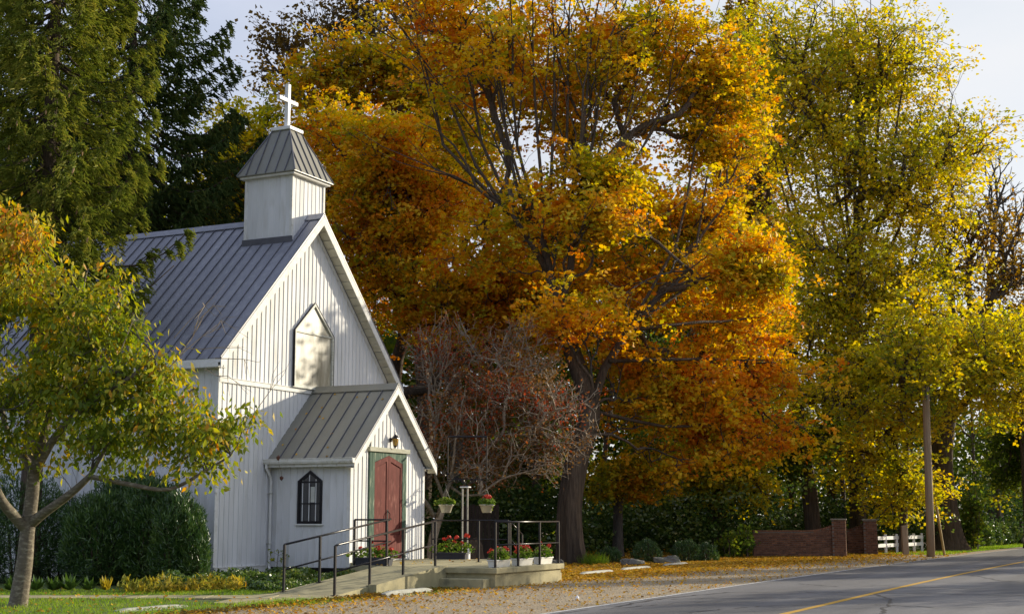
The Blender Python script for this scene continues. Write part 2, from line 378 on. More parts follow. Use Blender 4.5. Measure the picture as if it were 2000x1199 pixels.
M['l_hosta'] = leaf_mat('yellowed_leaves', [(0, (.10, .15, .03)), (.4, (.28, .26, .04)), (.75, (.50, .36, .05)), (1, (.42, .14, .02))], scale=1.2, trans=.45, rough=.45)
M['l_flowerleaf'] = leaf_mat('geranium_leaves', [(0, (.06, .13, .02)), (.5, (.14, .23, .03)), (1, (.36, .36, .10))], scale=5, trans=.4, wn=.3)

# ------------------------------------------------------------------ foliage machinery
def quads(C, A, B, tint, mat_, name, base, th=None, kind=None, sub=None, shape='kite'):
    """leaf quads: centre C, half length axis A, half width axis B"""
    n = len(C)
    if shape == 'kite':       # widest a third along, folded a little
        nrm = norm(np.cross(A, B))
        dz = nrm*np.linalg.norm(B, axis=1, keepdims=True)*.35
        v = np.stack([C-A, C-A*.1+B+dz, C+A, C-A*.1-B+dz], 1)
    else:
        v = np.stack([C-A-B*.6, C-A+B*.6, C+A+B*.35, C+A-B*.35], 1)
    v = v.reshape(-1, 3) - np.asarray(base)
    f = np.arange(4*n)
    me = raw_mesh(name, v, f, np.full(n, 4), False, mat_, tint)
    return put(name, me, th, kind, sub)
def rand_dirs(n, zs=1.0):
    d = rng.normal(size=(n, 3)); d[:, 2] *= zs
    return norm(d)
def leaf_axes(n, length, width, flat=.5, droop=0.0):
    """random leaf planes; flat -> normals near vertical"""
    nr = rng.normal(size=(n, 3)); nr[:, 2] = np.abs(nr[:, 2])*.6 + flat*2
    nr = norm(nr)
    a = rng.normal(size=(n, 3)); a[:, 2] -= droop*2
    a = norm(a - nr*(a*nr).sum(1, keepdims=True)); b = np.cross(nr, a)
    s = rng.uniform(.7, 1.25, (n, 1))
    return a*length*.5*s, b*width*.5*s
def bez(P0, T0, P1, T1, K):
    t = np.linspace(0, 1, K)[None, :, None]
    P0, T0, P1, T1 = [x[:, None, :] for x in (P0, T0, P1, T1)]
    return (1-t)**3*P0 + 3*(1-t)**2*t*(P0+T0) + 3*(1-t)*t**2*(P1-T1) + t**3*P1
def tubes(P, R, k):
    """P (M,K,3) R (M,K) -> verts, faces(flat)"""
    Mn, K = R.shape
    d = np.gradient(P, axis=1); d = norm(d)
    ref = np.where(np.abs(d[:, :1, 2:3]) > .8, np.array([1., 0, 0]), np.array([0, 0, 1.]))
    u = norm(np.cross(d, np.broadcast_to(ref, d.shape))); w = np.cross(d, u)
    a = 2*np.pi*np.arange(k)/k
    V = P[:, :, None, :] + R[:, :, None, None]*(np.cos(a)[None, None, :, None]*u[:, :, None, :]+np.sin(a)[None, None, :, None]*w[:, :, None, :])
    base = (np.arange(Mn)*K*k)[:, None, None]
    i = np.arange(K-1)[None, :, None]; j = np.arange(k)[None, None, :]; j2 = (j+1) % k
    f = np.stack([base+i*k+j, base+i*k+j2, base+(i+1)*k+j2, base+(i+1)*k+j], -1)
    return V.reshape(-1, 3), f.reshape(-1)
def grow(att, start, sdir, rtip, power=.5, kup=.25, split=(2, 3), jit=.12, rmax=1e9):
    """split the tip points into ever smaller groups; returns list of limbs (P0,T0,P1,T1,r0,r1,count)"""
    segs = []
    def rad(n): return min(rmax, rtip*(n**power))
    st = [(np.arange(len(att)), np.array(start, float), norm(np.array(sdir, float)), rad(len(att)))]
    while st:
        idx, p, d, r0 = st.pop()
        n = len(idx); A = att[idx]
        if n <= 2:
            for q in A:
                L_ = np.linalg.norm(q-p); e = norm(q-p)
                segs.append((p, d*L_*.35, q, (e*.6+np.array([0, 0, .15]))*L_*.3, min(r0, rad(1.3)), rtip*.5, 1))
            continue
        m = split[1] if (n > 12 and rng.random() < .45) else split[0]
        c = A[rng.choice(n, m, replace=False)].copy()
        rel = A
        for _ in range(3):
            dist = ((rel[:, None]-c[None])**2).sum(2); lab = dist.argmin(1)
            for j in range(m):
                if (lab == j).any(): c[j] = rel[lab == j].mean(0)
        for j in range(m):
            g = idx[lab == j]
            if len(g) == 0: continue
            cen = c[j]; v = cen-p; L_ = np.linalg.norm(v)
            fr = rng.uniform(.38, .58)
            q = p + v*fr + rng.normal(size=3)*L_*jit*fr + np.array([0, 0, -abs(L_)*.03])
            e = norm(cen-q+np.array([0, 0, kup*L_*.3]))
            Ls = np.linalg.norm(q-p)
            r1 = rad(len(g))
            segs.append((p, norm(d*.55+norm(v)*.45+np.array([0, 0, kup]))*Ls*.35, q, e*Ls*.35, min(r0, r1*1.12), r1, len(g)))
            st.append((g, q, e, r1))
    return segs
def build_limbs(segs, th, mat_big, mat_small, thick=.05, base=(0, 0, 0), extra_big=None):
    P0, T0, P1, T1 = [np.array([s[i] for s in segs]) for i in range(4)]
    r0 = np.array([s[4] for s in segs]); r1 = np.array([s[5] for s in segs])
    big = r0 > thick
    for msk, K, k, nm, mt in ((big, 6, 7, 'limbs', mat_big), (~big, 4, 3, 'twigs', mat_small)):
        if not msk.any(): continue
        P = bez(P0[msk], T0[msk], P1[msk], T1[msk], K)
        P[:, 1:-1] += rng.normal(size=P[:, 1:-1].shape)*np.linalg.norm(P1[msk]-P0[msk], axis=1)[:, None, None]*.02
        R = r0[msk][:, None] + (r1[msk]-r0[msk])[:, None]*np.linspace(0, 1, K)[None]
        if msk.sum() <= 30:
            for q in range(len(P)):
                v, f = tubes(P[q:q+1], R[q:q+1], k)
                put(nm[:-1], raw_mesh(nm[:-1], v-np.asarray(base), f, np.full(len(f)//4, 4), True, mt), th)
            continue
        v, f = tubes(P, R, k)
        me = raw_mesh(nm, v-np.asarray(base), f, np.full(len(f)//4, 4), True, mt)
        put(nm, me, th)
def trunk_mesh(path, radii, th, mat_, k=14, flute=.06, name='trunk', flare=0.0, seed=0):
    """trunk with uneven, fluted section"""
    r_ = np.random.default_rng(seed)
    path = np.array(path, float); K = len(path)
    fine = 6
    t = np.linspace(0, K-1, (K-1)*fine+1)
    # catmull
    pts = []; rr = []
    for x in t:
        i = min(int(x), K-2); u = x-i
        a = path[max(i-1, 0)]; b = path[i]; c = path[i+1]; d = path[min(i+2, K-1)]
        pts.append(.5*((2*b)+(-a+c)*u+(2*a-5*b+4*c-d)*u*u+(-a+3*b-3*c+d)*u**3)); rr.append(radii[i]*(1-u)+radii[i+1]*u)
    pts = np.array(pts); rr = np.array(rr)
    if flare: rr = rr*(1+flare*np.exp(-(pts[:, 2]-pts[0, 2])/.5))
    ph = r_.uniform(0, 6.28, 5); fr = [2, 3, 5, 7, 11]; am = np.array([.5, .8, 1., .7, .4])*flute
    vs = []
    d = norm(np.gradient(pts, axis=0))
    u = norm(np.cross(d, np.array([0.03, 1, 0.]))); w = np.cross(d, u)
    for i in range(len(pts)):
        a = 2*np.pi*np.arange(k)/k
        m_ = 1+sum(am[q]*np.cos(fr[q]*a+ph[q]+pts[i, 2]*.3*(q % 2)) for q in range(5))*(1+1.5*math.exp(-(pts[i, 2]-pts[0, 2])/.7))
        vs.append(pts[i]+rr[i]*m_[:, None]*(np.cos(a)[:, None]*u[i]+np.sin(a)[:, None]*w[i]))
    V = np.concatenate(vs); n = len(pts)
    i = np.arange(n-1)[:, None]; j = np.arange(k)[None]; j2 = (j+1) % k
    f = np.stack([i*k+j, i*k+j2, (i+1)*k+j2, (i+1)*k+j], -1).reshape(-1)
    me = raw_mesh(name, V-th.base, f, np.full(len(f)//4, 4), True, mat_)
    return put(name, me, th)
def shades_church(P):
    """true where a leaf would stand between the sun and the lit church front, porch or deck"""
    L_ = w2loc(P); s0 = L_[:, 0]+1.63*L_[:, 1]; z0 = L_[:, 2]+.53*L_[:, 1]
    a = (L_[:, 1] < -.3) & (s0 > -5) & (s0 < 7.6) & (z0 > -1) & (z0 < 11.5) & ~((s0 > 4.4) & (z0 > 4.0) & (z0 < 8.2) & (s0+z0*.6 > 6.2) & (np.sin(s0*2.9+z0)*np.sin(z0*2.7+1) > -.45))
    b = (L_[:, 1] < -4.) & (s0 > -14) & (s0 <= -5) & (z0 < 0.2) & (L_[:, 1] > -16)
    return a | b
def crown_points(blobs, n_clump, per, spread=(.9, .9, .45), cull=True, cullp=.95, shell=.6, up=0.0):
    """blobs: (px, py, rx_px, ry_px, D, rd) -> tip points gathered in flattened sprays"""
    w = np.array([b[2]*b[3]*(b[6] if len(b) > 6 else 1.) for b in blobs], float); w /= w.sum()
    ch = rng.choice(len(blobs), n_clump, p=w)
    d = rand_dirs(n_clump); r = rng.uniform(0, 1, n_clump)**shell
    C = np.zeros((n_clump, 3))
    for i, b in enumerate(blobs):
        m = ch == i
        c = at(b[0], b[1], b[4]); k = b[4]/FPX
        C[m] = c + d[m]*r[m][:, None]*np.array([b[2]*k, b[5], b[3]*k])
    C = C[C[:, 2] > .6]
    P = (C[:, None]+rng.normal(size=(len(C), per, 3))*np.array(spread)*.6).reshape(-1, 3)
    if cull:
        s = shades_church(P); P = P[~(s & (rng.random(len(P)) < cullp))]
    return P[P[:, 2] > .5]
def leaf_cloud(tips, per, spread, length, width, flat, droop=0., tintf=None):
    """every tip carries a small tilted spray of leaves, so that the crown breaks into layers with gaps"""
    nt_ = len(tips); n = nt_*per
    nn = norm(rng.normal(size=(nt_, 3))*np.array([.42, .42, .2])+np.array([0, 0, .62+flat]))
    a = norm(np.cross(nn, rng.normal(size=(nt_, 3)))); b = np.cross(nn, a)
    sz = rng.uniform(.55, 1.25, nt_)
    R = lambda x: np.repeat(x, per, 0)
    u = rng.normal(size=(n, 1))*spread[0]*.95; v = rng.normal(size=(n, 1))*spread[1]*.6; w = rng.normal(size=(n, 1))*spread[2]*.42
    C = R(tips)+(R(a)*u+R(b)*v+R(nn)*w)*R(sz)[:, None]
    C[:, 2] -= (u[:, 0]**2+v[:, 0]**2)*.35
    keep = rng.random(n) < R(np.clip(sz, .5, 1))
    tint = np.clip(R(rng.random(nt_)**.9)*.62+rng.random(n)*.38, 0, 1)
    if tintf is not None: tint = np.clip(tint+tintf(C), 0, 1)
    nr = norm(R(nn)+rng.normal(size=(n, 3))*.48)
    ax = rng.normal(size=(n, 3)); ax[:, 2] -= droop*2; ax = norm(ax-nr*(ax*nr).sum(1, keepdims=True)); bx = np.cross(nr, ax)
    s_ = rng.uniform(.65, 1.3, (n, 1))
    k = keep & ~(shades_church(C) & (rng.random(n) < .6))
    return C[k], (ax*length*.5*s_)[k], (bx*width*.5*s_)[k], tint[k]
def broad_tree(name, label, basept, trunk, radii, blobs, n_clump, per, leaves, lsize, lmat, bark='bark', flat=.35, spread=(.9, .9, .45),
               lspread=(.28, .28, .16), rtip=.008, droop=.3, flute=.06, flare=.35, group=None, kup=.3, cull=True, shell=.6,
               forks=None, cat='tree', tw='greybark', cullp=.95, power=.47, tintf=None):
    th = T(name, label, cat, basept, 'W', group)
    tips = crown_points(blobs, n_clump, per, spread, cull, cullp, shell)
    trunk_mesh(trunk, radii, th, M[bark], flute=flute, flare=flare, seed=len(label))
    top = np.array(trunk[-1]); td = top-np.array(trunk[-2])
    if forks is None: forks = [(top, td)]
    fp = np.array([f[0] for f in forks])
    lab = ((tips[:, None]-fp[None]-np.array([0, 0, 1.5]))**2 * np.array([1, 1, .5])).sum(2).argmin(1)
    segs = []
    for i, f in enumerate(forks):
        A = tips[lab == i]
        if len(A) > 2: segs += grow(A, f[0], f[1], rtip, power, kup, rmax=f[2] if len(f) > 2 else radii[-1])
    build_limbs(segs, th, M[bark], M[tw], base=th.base)
    if leaves > 0:
        C, a, b, ti = leaf_cloud(tips, leaves, lspread, lsize, lsize*.85, flat, droop, tintf)
        quads(C, a, b, ti, lmat, 'foliage', th.base, th)
    return th, tips
# ------------------------------------------------------------------ ground, road, paths
def sheet(name, pts, z, mat_, frame='L', kind='structure', thick=0.0, sub=4):
    """flat polygon strip list: pts = list of quads (4 xy each)"""
    vs = []; fs = []
    for q in pts:
        b = len(vs)
        for p in q:
            vs.append(loc2w(p[0], p[1], z) if frame == 'L' else np.array([p[0], p[1], z]))
        fs.append((b, b+1, b+2, b+3))
    me = bpy.data.meshes.new(name); me.from_pydata([tuple(v) for v in vs], [], fs); me.update()
    me.materials.append(mat_)
    o = put(name, me); o['kind'] = kind
    return o
def bend(x):          # the road swings gently away beyond the church
    return -0.0007*x*x if x > 0 else 0.0
sheet('ground', [[(-700, -300), (900, -300), (900, 1500), (-700, 1500)]], -.012, M['floor'], 'W')
xs = list(np.arange(-70, 30, 2.0))+list(np.arange(30, 260, 8.0))
def strip(y0, y1, x0=-70, x1=260):
    q = []
    for a, b in zip(xs[:-1], xs[1:]):
        if a < x0 or b > x1: continue
        q.append([(a, y0(a) if callable(y0) else y0+bend(a)), (b, y0(b) if callable(y0) else y0+bend(b)),
                  (b, y1(b) if callable(y1) else y1+bend(b)), (a, y1(a) if callable(y1) else y1+bend(a))])
    return q
sheet('gravel_shoulder', strip(-12.6, lambda x: -7.0+.25*math.sin(x*.7)-(.0 if x < 6 else min(3.6, (x-6)*.11))+bend(x)), 0.0, M['gravel'])
lawn_edge = lambda x: -6.35+.2*math.sin(x*.9+1)
sheet('lawn', strip(lambda x: (-6.8 if x > -5 else -6.8-(-5-x)*.02)+.18*math.sin(x*1.3), 14.0, -60, 0), -.004, M['lawn'])
sheet('verge', strip(lambda x: -11.0-(x-26)*.012+bend(x), lambda x: -6.0+bend(x), 34, 260), .004, M['lawn'])
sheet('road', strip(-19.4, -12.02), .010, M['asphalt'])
sheet('far_verge', strip(-40, -21.2), .0, M['lawn'])
sheet('far_shoulder', strip(-21.2, -19.3), .004, M['gravel'])
def paint(y, w, mt, nm, z=.0145, wob=.01):
    r_ = np.random.default_rng(int(abs(y)*10)); q = []
    x = -30.0
    e0 = [y-w/2, y+w/2]
    while x < 200:
        st = .6 if x < 25 else 4
        e1 = [y-w/2+r_.normal()*wob*.4, y+w/2+r_.normal()*wob*.4]
        q.append([(x, e0[0]+bend(x)), (x+st, e1[0]+bend(x+st)), (x+st, e1[1]+bend(x+st)), (x, e0[1]+bend(x))]); e0 = e1; x += st
    sheet(nm, q, z, mt)
paint(-12.10, .10, M['line_w'], 'edge_line')
paint(-15.70, .15, M['line_y'], 'centre_line')
def crack(pts, w, seed):
    r_ = np.random.default_rng(seed); P = []
    for (a, b) in zip(pts[:-1], pts[1:]):
        for t in np.linspace(0, 1, 14)[:-1]:
            P.append((a[0]+(b[0]-a[0])*t+r_.normal()*.04, a[1]+(b[1]-a[1])*t+r_.normal()*.05))
    P.append(pts[-1]); q = []
    ww = [w*r_.uniform(.5, 1.3) for _ in P]
    for i in range(len(P)-1):
        a, b = P[i], P[i+1]
        q.append([(a[0]-ww[i], a[1]-ww[i]*.3), (b[0]-ww[i+1], b[1]-ww[i+1]*.3), (b[0]+ww[i+1], b[1]+ww[i+1]*.3), (a[0]+ww[i], a[1]+ww[i]*.3)])
    sheet('road_crack', q, .0135, M['tar'], 'W')
def g0(px, py):
    p = at(px, py, 10); r = p-np.array([0, 0, EYE]); k = -EYE/r[2]; return (r[0]*k, r[1]*k)
for i, (pl_, w) in enumerate([([(1200, 1186), (1290, 1170), (1420, 1157), (1700, 1158), (2040, 1164)], .05),
                              ([(1240, 1172), (1330, 1170), (1520, 1168), (1760, 1172)], .035),
                              ([(1440, 1136), (1700, 1127), (2050, 1124)], .05), ([(1080, 1199), (1300, 1180), (1500, 1172)], .03), ([(1330, 1199), (1480, 1184), (1700, 1181), (1830, 1187), (2040, 1183)], .03),
                              ([(1700, 1158), (1745, 1172), (1720, 1199)], .03), ([(1900, 1124), (1960, 1135), (2040, 1139)], .03), ([(1560, 1140), (1640, 1146), (1720, 1144), (1900, 1150)], .025)]):
    crack([g0(*p) for p in pl_], w, i)

pth = T('concrete_path', None, None, (0, 0, 0), 'W', kind='structure')
b = MB(); xx = -26.0; prev = None
for i in range(16):      # slabs of the narrow path in front of the hedge
    x0 = -26+i*1.33; b = MB(); b.bbox((x0, 28.15, -.05), (x0+1.31, 29.15, .03), .008); b.build('slab', M['concrete'], pth)
apron = MB(); ap = [(-3.3, -6.32), (-3.3, -4.45), (-4.7, -4.45), (-6.9, -5.35), (-6.8, -5.75), (-4.4, -6.4)]
apron.prism([tuple(loc2w(*p)[:2]) for p in ap], 'z', -.05, .022); apron.build('apron', M['concrete'], pth)

# ------------------------------------------------------------------ the church
CH = T('church', 'small white board and batten church with steep grey metal roof', 'church', (0, 0, 0))
W0, APX, RZ = 8.18, 4.10, 9.985
LEN = 17.0
core = MB()
core.prism([(0.03, 0), (W0-.03, 0), (W0-.03, 5.7), (APX, 9.8), (0.03, 5.7)], 'y', .022, LEN)
core.build('wall', M['siding'], CH)
def board(x0, x1, z0, ztop, y, name='siding_board', th=CH, swap=False, slope=None, batten=True):
    """one board with its batten on the seam; ztop(x) gives the top edge"""
    m = MB(); g = .006
    def pr(poly, a, c):
        if not swap: m.prism(poly, 'y', y+a, y+c)
        else: m.prism(poly[::-1], 'x', y+a, y+c)
    pr([(x0+g, z0), (x1-g, z0), (x1-g, ztop(x1-g)), (x0+g, ztop(x0+g))], 0, .020)
    if batten: pr([(x0-.015, z0), (x0+.015, z0), (x0+.015, ztop(x0+.015)-.001), (x0-.015, ztop(x0-.015)-.001)], -.018, -.0005)
    m.build(name, M['siding'], th)
rk = lambda x: RZ-.30-abs(x-APX)
nb = 42; bw = W0/nb
for i in range(nb):
    a, c = i*bw, (i+1)*bw; mid = (a+c)/2
    if mid < 2.34 or mid > 6.1: board(a, c, .37, lambda x: min(4.96, rk(x)), 0)
    else: board(a, c, 2.9, lambda x: 4.96, 0)
    if rk(mid) > 5.3:
        if a < APX < c:
            board(a, APX, 5.09, rk, 0); board(APX, c, 5.09, rk, 0, batten=False)
        else: board(a, c, 5.09, rk, 0)
m = MB(); m.bbox((0.0, -.045, 4.965), (W0, .01, 5.085), .006); m.box((0, -.06, 5.085), (W0, .01, 5.10)); m.build('band_board', M['trim'], CH)
m = MB(); m.bbox((-.02, -.06, .0), (W0+.02, .02, .35), .006); m.box((-.035, -.075, .35), (W0+.03, .02, .368)); m.box((-.02, .021, 0), (.03, LEN, .35)); m.box((W0-.03, .021, 0), (W0+.02, LEN, .35)); m.build('foundation_skirt', M['trim'], CH)
for cx in (0, W0):
    m = MB(); s = -1 if cx == 0 else 1
    xa, xb = sorted((cx+s*.03, cx-s*.10))
    m.bbox((xa, -.034, .37), (xb, -.001, 5.2), .006)
    m.build('corner_board', M['trim'], CH)
ns = 80; sw = LEN/ns
for i in range(ns):
    a, c = i*sw, (i+1)*sw
    board(a+.0, c, .37, lambda x: 5.45, -.02+.01, swap=True) if False else None
sb = MB()
def side_board_mesh(w, z0, z1):
    m = MB(); m.box((0, .003, z0), (.02, w-.003, z1)); m.box((-.012, -.015, z0), (-.0005, .015, z1)); return m
me_side = None
for i in range(ns):
    if me_side is None:
        o = side_board_mesh(sw, .37, 5.6).build('siding_board', M['siding'], CH); me_side = o.data
    else: o = put('siding_board', me_side, CH)
    o.location = (0.008, .03+i*sw, 0)
# main roof: deck, seamed panels, ridge, fascias, soffits
def roof_set(th, apx, rz, slope, x_l, x_r, y0, y1, pw, mt, matseam, thick=.11):
    deck = MB()
    deck.prism([(x_l+.01, rz-(apx-x_l)*slope-.018), (apx, rz-.018), (x_r-.01, rz-(x_r-apx)*slope-.018), (x_r-.01, rz-(x_r-apx)*slope-thick),
                (apx, rz-thick-.02), (x_l+.01, rz-(apx-x_l)*slope-thick)], 'y', y0+.012, y1)
    deck.build('roof_deck', M['trim'], th)
    n = int(round((y1-y0)/pw)); w = (y1-y0)/n
    for side, xe in ((-1, x_l), (1, x_r)):
        ze = rz-abs(xe-apx)*slope
        m = MB(); nx, nz = side*slope/math.hypot(1, slope), 1/math.hypot(1, slope)
        def q(xa, za, t): return (xa+nx*t, za+nz*t)
        def plate(ya, yb, t0, t1):
            A_, B_ = (apx, rz), (xe, ze)
            m.prism([q(*A_, t0), q(*B_, t0), q(*B_, t1), q(*A_, t1)], 'y', ya, yb)
        plate(0.0, w-.002, -.015, 0)
        plate(0.006, .022, .0005, .032)
        o = m.build('roof_panel', mt, th); me = o.data
        me.materials.append(matseam)
        for p in me.polygons:
            if p.index >= 6: p.material_index = 1
        for i in range(n):
            if i: o = put('roof_panel', me, th)
            o.location = (0, y0+i*w, 0)
        m = MB(); m.prism([q(apx, rz, .0), q(xe, ze, .0), q(xe, ze, .042), q(apx, rz, .042)], 'y', y0-.012, y0+.022)
        m.build('rake_edge', matseam, th)
    m = MB(); m.prism([(apx-.16, rz-.16*slope+.045), (apx, rz+.062), (apx+.16, rz-.16*slope+.045), (apx+.16, rz-.16*slope+.062), (apx, rz+.085), (apx-.16, rz-.16*slope+.062)], 'y', y0-.015, y1)
    m.build('ridge_cap', mt, th)
XL, XR = -.36, 8.62
roof_set(CH, APX, RZ, 1.0, XL, XR, -.335, LEN+.335, .365, M['roof'], M['seam'])
def rake_fascia(th, apx, rz, slope, xe, y, dep, name='fascia_board', lo=0.0):
    m = MB(); ze = rz-abs(xe-apx)*slope
    m.prism([(apx, rz-lo-.02), (xe, ze-lo-.02), (xe, ze-lo-.02-dep), (apx, rz-lo-.02-dep)], 'y', y, y+.022)
    m.build(name, M['trim'], th)
rake_fascia(CH, APX, RZ, 1, XL, -.346, .25); rake_fascia(CH, APX, RZ, 1, XR, -.346, .25)
rake_fascia(CH, APX, RZ, 1, 0.05, -.030, .16, 'frieze_board', .22); rake_fascia(CH, APX, RZ, 1, W0-.05, -.030, .16, 'frieze_board', .22)
def soffit(th, apx, rz, slope, xe, y0, y1, n, drop):
    L_ = abs(xe-apx); s = 1 if xe > apx else -1
    me = None
    for i in range(n):
        a, c = L_*i/n, L_*(i+1)/n-.022
        m = MB(); xa, xb = apx+s*a, apx+s*c
        m.prism([(xa, rz-a*slope-drop), (xb, rz-c*slope-drop), (xb, rz-c*slope-drop-.016), (xa, rz-a*slope-drop-.016)], 'y', y0, y1)
        m.build('soffit_panel', M['soffit'], th)
    xa, xb = apx+s*.05, apx+s*(L_-.1)
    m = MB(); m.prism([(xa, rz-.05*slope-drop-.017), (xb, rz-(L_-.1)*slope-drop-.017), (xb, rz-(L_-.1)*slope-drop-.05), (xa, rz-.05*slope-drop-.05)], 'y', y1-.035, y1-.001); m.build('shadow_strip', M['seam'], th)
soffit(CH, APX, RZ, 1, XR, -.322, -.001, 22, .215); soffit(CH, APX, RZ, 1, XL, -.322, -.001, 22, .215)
# eaves on the long sides
m = MB(); m.box((XL-.012, -.25, RZ-4.52-.16), (XL+.006, LEN, RZ-4.52-.02)); m.box((XL, -.25, RZ-4.52-.16), (0.0, LEN, RZ-4.52-.145)); m.build('eave_fascia', M['trim'], CH)
m = MB(); m.box((XR-.006, -.25, RZ-4.52-.16), (XR+.012, LEN, RZ-4.52-.02)); m.build('eave_fascia', M['trim'], CH)
# gable window
gw = [(3.22, 5.15), (5.08, 5.15), (5.08, 6.65), (4.15, 7.48), (3.22, 6.65)]
def inset(poly, d):
    c = np.mean(poly, 0); out_ = []
    n = len(poly)
    for i in range(n):
        p = np.array(poly[i], float); a = np.array(poly[i-1], float)-p; b_ = np.array(poly[(i+1) % n], float)-p
        a /= np.linalg.norm(a); b_ /= np.linalg.norm(b_); bi = a+b_; bi /= np.linalg.norm(bi)
        sn = abs(a[0]*bi[1]-a[1]*bi[0]); q = p+bi*d/sn; out_.append(tuple(q))
    return out_
def ring(m, outer, inner, axis, a, b_):
    n = len(outer)
    for i in range(n):
        j = (i+1) % n
        m.prism([outer[i], outer[j], inner[j], inner[i]], axis, a, b_)
m = MB(); m.prism(gw, 'y', -.040, -.030); go = m.build('gable_window', M['cover'], CH)
m = MB(); ring(m, inset(gw, -.03), inset(gw, .035), 'y', -.085, -.0295); m.build('frame', M['oldtrim'], sub=go)
m = MB(); ring(m, inset(gw, -.042), inset(gw, -.031), 'y', -.098, -.029); m.build('edge_strip', M['black'], sub=go)
m = MB(); m.box((3.26, -.07, 6.62), (5.04, -.041, 6.66)); m.build('crossbar', M['oldtrim'], sub=go)
m = MB(); m.bbox((3.12, -.11, 5.09), (5.18, -.03, 5.118), .004); m.build('sill', M['oldtrim'], sub=go)
# cupola
CX0, CX1, CY0, CY1, CZ0, CZ1 = 3.31, 4.88, .215, 1.785, 9.05, 11.06
CU = MB(); CU.box((CX0+.02, CY0+.02, CZ0), (CX1-.02, CY1-.02, CZ1)); cu = CU.build('cupola', M['siding'], CH)
nc = 8
for i in range(nc):
    w = (CX1-CX0)/nc; a = CX0+i*w
    for (yy, s) in ((CY0, -1), (CY1, 1)):
        m = MB()
        y0_, y1_ = (yy, yy+.019) if s < 0 else (yy-.019, yy)
        m.box((a+.003, y0_, CZ0), (a+w-.003, y1_, CZ1))
        if i: m.box((a-.015, min(yy+s*.012, yy+s*.0005), CZ0), (a+.015, max(yy+s*.012, yy+s*.0005), CZ1))
        m.build('cupola_board', M['siding'], sub=cu)
    w = (CY1-CY0)/nc; a = CY0+i*w
    for (xx_, s) in ((CX0, -1), (CX1, 1)):
        m = MB(); x0_, x1_ = (xx_, xx_+.019) if s < 0 else (xx_-.019, xx_)
        m.box((x0_, a+.003+(.02 if i == 0 else 0), CZ0), (x1_, a+w-.003-(.02 if i == nc-1 else 0), CZ1))
        if i: m.box((min(xx_+s*.012, xx_+s*.0005), a-.015, CZ0), (max(xx_+s*.012, xx_+s*.0005), a+.015, CZ1))
        m.build('cupola_board', M['siding'], sub=cu)
for (a, c) in ((CX0, CY0), (CX1, CY0), (CX0, CY1), (CX1, CY1)):
    m = MB(); sx = -1 if a == CX0 else 1; sy = -1 if c == CY0 else 1
    m.box((min(a+sx*.03, a-sx*.05), min(c+sy*.03, c+sy*.001), CZ0), (max(a+sx*.03, a-sx*.05), max(c+sy*.03, c+sy*.001), CZ1-.002))
    m.box((min(a+sx*.03, a+sx*.001), min(c, c-sy*.05), CZ0), (max(a+sx*.03, a+sx*.001), max(c, c-sy*.05), CZ1-.002))
    m.build('corner_board', M['trim'], sub=cu)
m = MB(); m.bbox((CX0-.14, CY0-.14, CZ1), (CX1+.14, CY1+.14, CZ1+.07), .01); m.build('eave_trim', M['trim'], sub=cu)
ea = [(CX0-.20, CY0-.20), (CX1+.20, CY0-.20), (CX1+.20, CY1+.20), (CX0-.20, CY1+.20)]
tp = [(APX-.29, 1.00-.29), (APX+.29, 1.00-.29), (APX+.29, 1.00+.29), (APX-.29, 1.00+.29)]
ze, zt = CZ1+.09, 12.56
m = MB(); m.add([(*p, ze) for p in ea]+[(*p, zt) for p in tp]+[(*p, ze-.022) for p in ea], [(0,1,5,4),(1,2,6,5),(2,3,7,6),(3,0,4,7),(4,5,6,7),(3,2,1,0)][:5]+[(8,9,1,0),(9,10,2,1),(10,11,3,2),(11,8,0,3),(11,10,9,8)])
cr_ = m.build('spire_roof', M['roof_warm'], CH)
for f_ in range(4):
    A_, B_ = np.array([*ea[f_], ze]), np.array([*ea[(f_+1) % 4], ze]); C_, D_ = np.array([*tp[(f_+1) % 4], zt]), np.array([*tp[f_], zt])
    nrm_ = np.cross(B_-A_, D_-A_); nrm_ /= np.linalg.norm(nrm_)
    for i in range(1, 6):
        t = i/6; p = A_+(B_-A_)*t
        # ribs run straight up the slope until they meet a hip
        up_ = ((C_+D_)/2-(A_+B_)/2); tx = (B_-A_)/np.linalg.norm(B_-A_); wE = np.linalg.norm(B_-A_); wT = np.linalg.norm(C_-D_)
        off = (t-.5)*wE; k_ = min(1.0, (1-abs(off)/(wE/2))/(1-wT/wE)) if abs(off) > wT/2 else 1.0
        q_ = p+up_*k_*.985
        m = MB(); s_ = tx*.011
        pts_ = [p-s_, p+s_, q_+s_, q_-s_]; m.add(pts_+[x+nrm_*.03 for x in pts_], [(0,3,2,1),(4,5,6,7),(0,1,5,4),(1,2,6,5),(2,3,7,6),(3,0,4,7)])
        m.build('seam', M['seam'], sub=cr_)
    m = MB(); m.tube([A_+nrm_*.01, D_+nrm_*.01], .022, 6); m.build('hip_cap', M['seam'], sub=cr_)
m = MB(); m.box((CX0-.06, CY0-.06, 9.0), (CX0-.028, CY1+.06, 9.32)); m.build('flashing', M['seam'], CH)
m = MB(); m.bbox((APX-.34, 1.00-.34, 12.56), (APX+.34, 1.00+.34, 12.665), .012); m.build('spire_cap', M['white'], CH)
CR = T('cross', 'plain white wooden cross standing on top of the church cupola', 'cross', (APX, 1.00, 12.666))
m = MB(); m.bbox((APX-.062, 1.00-.062, 12.667), (APX+.062, 1.00+.062, 14.0), .008); m.build('upright', M['white'], CR)
m = MB(); m.bbox((APX-.46, 1.00-.052, 13.45), (APX-.0625, 1.00+.052, 13.565), .008); m.bbox((APX+.0625, 1.00-.052, 13.45), (APX+.46, 1.00+.052, 13.565), .008); m.build('crossarm', M['white'], CR)

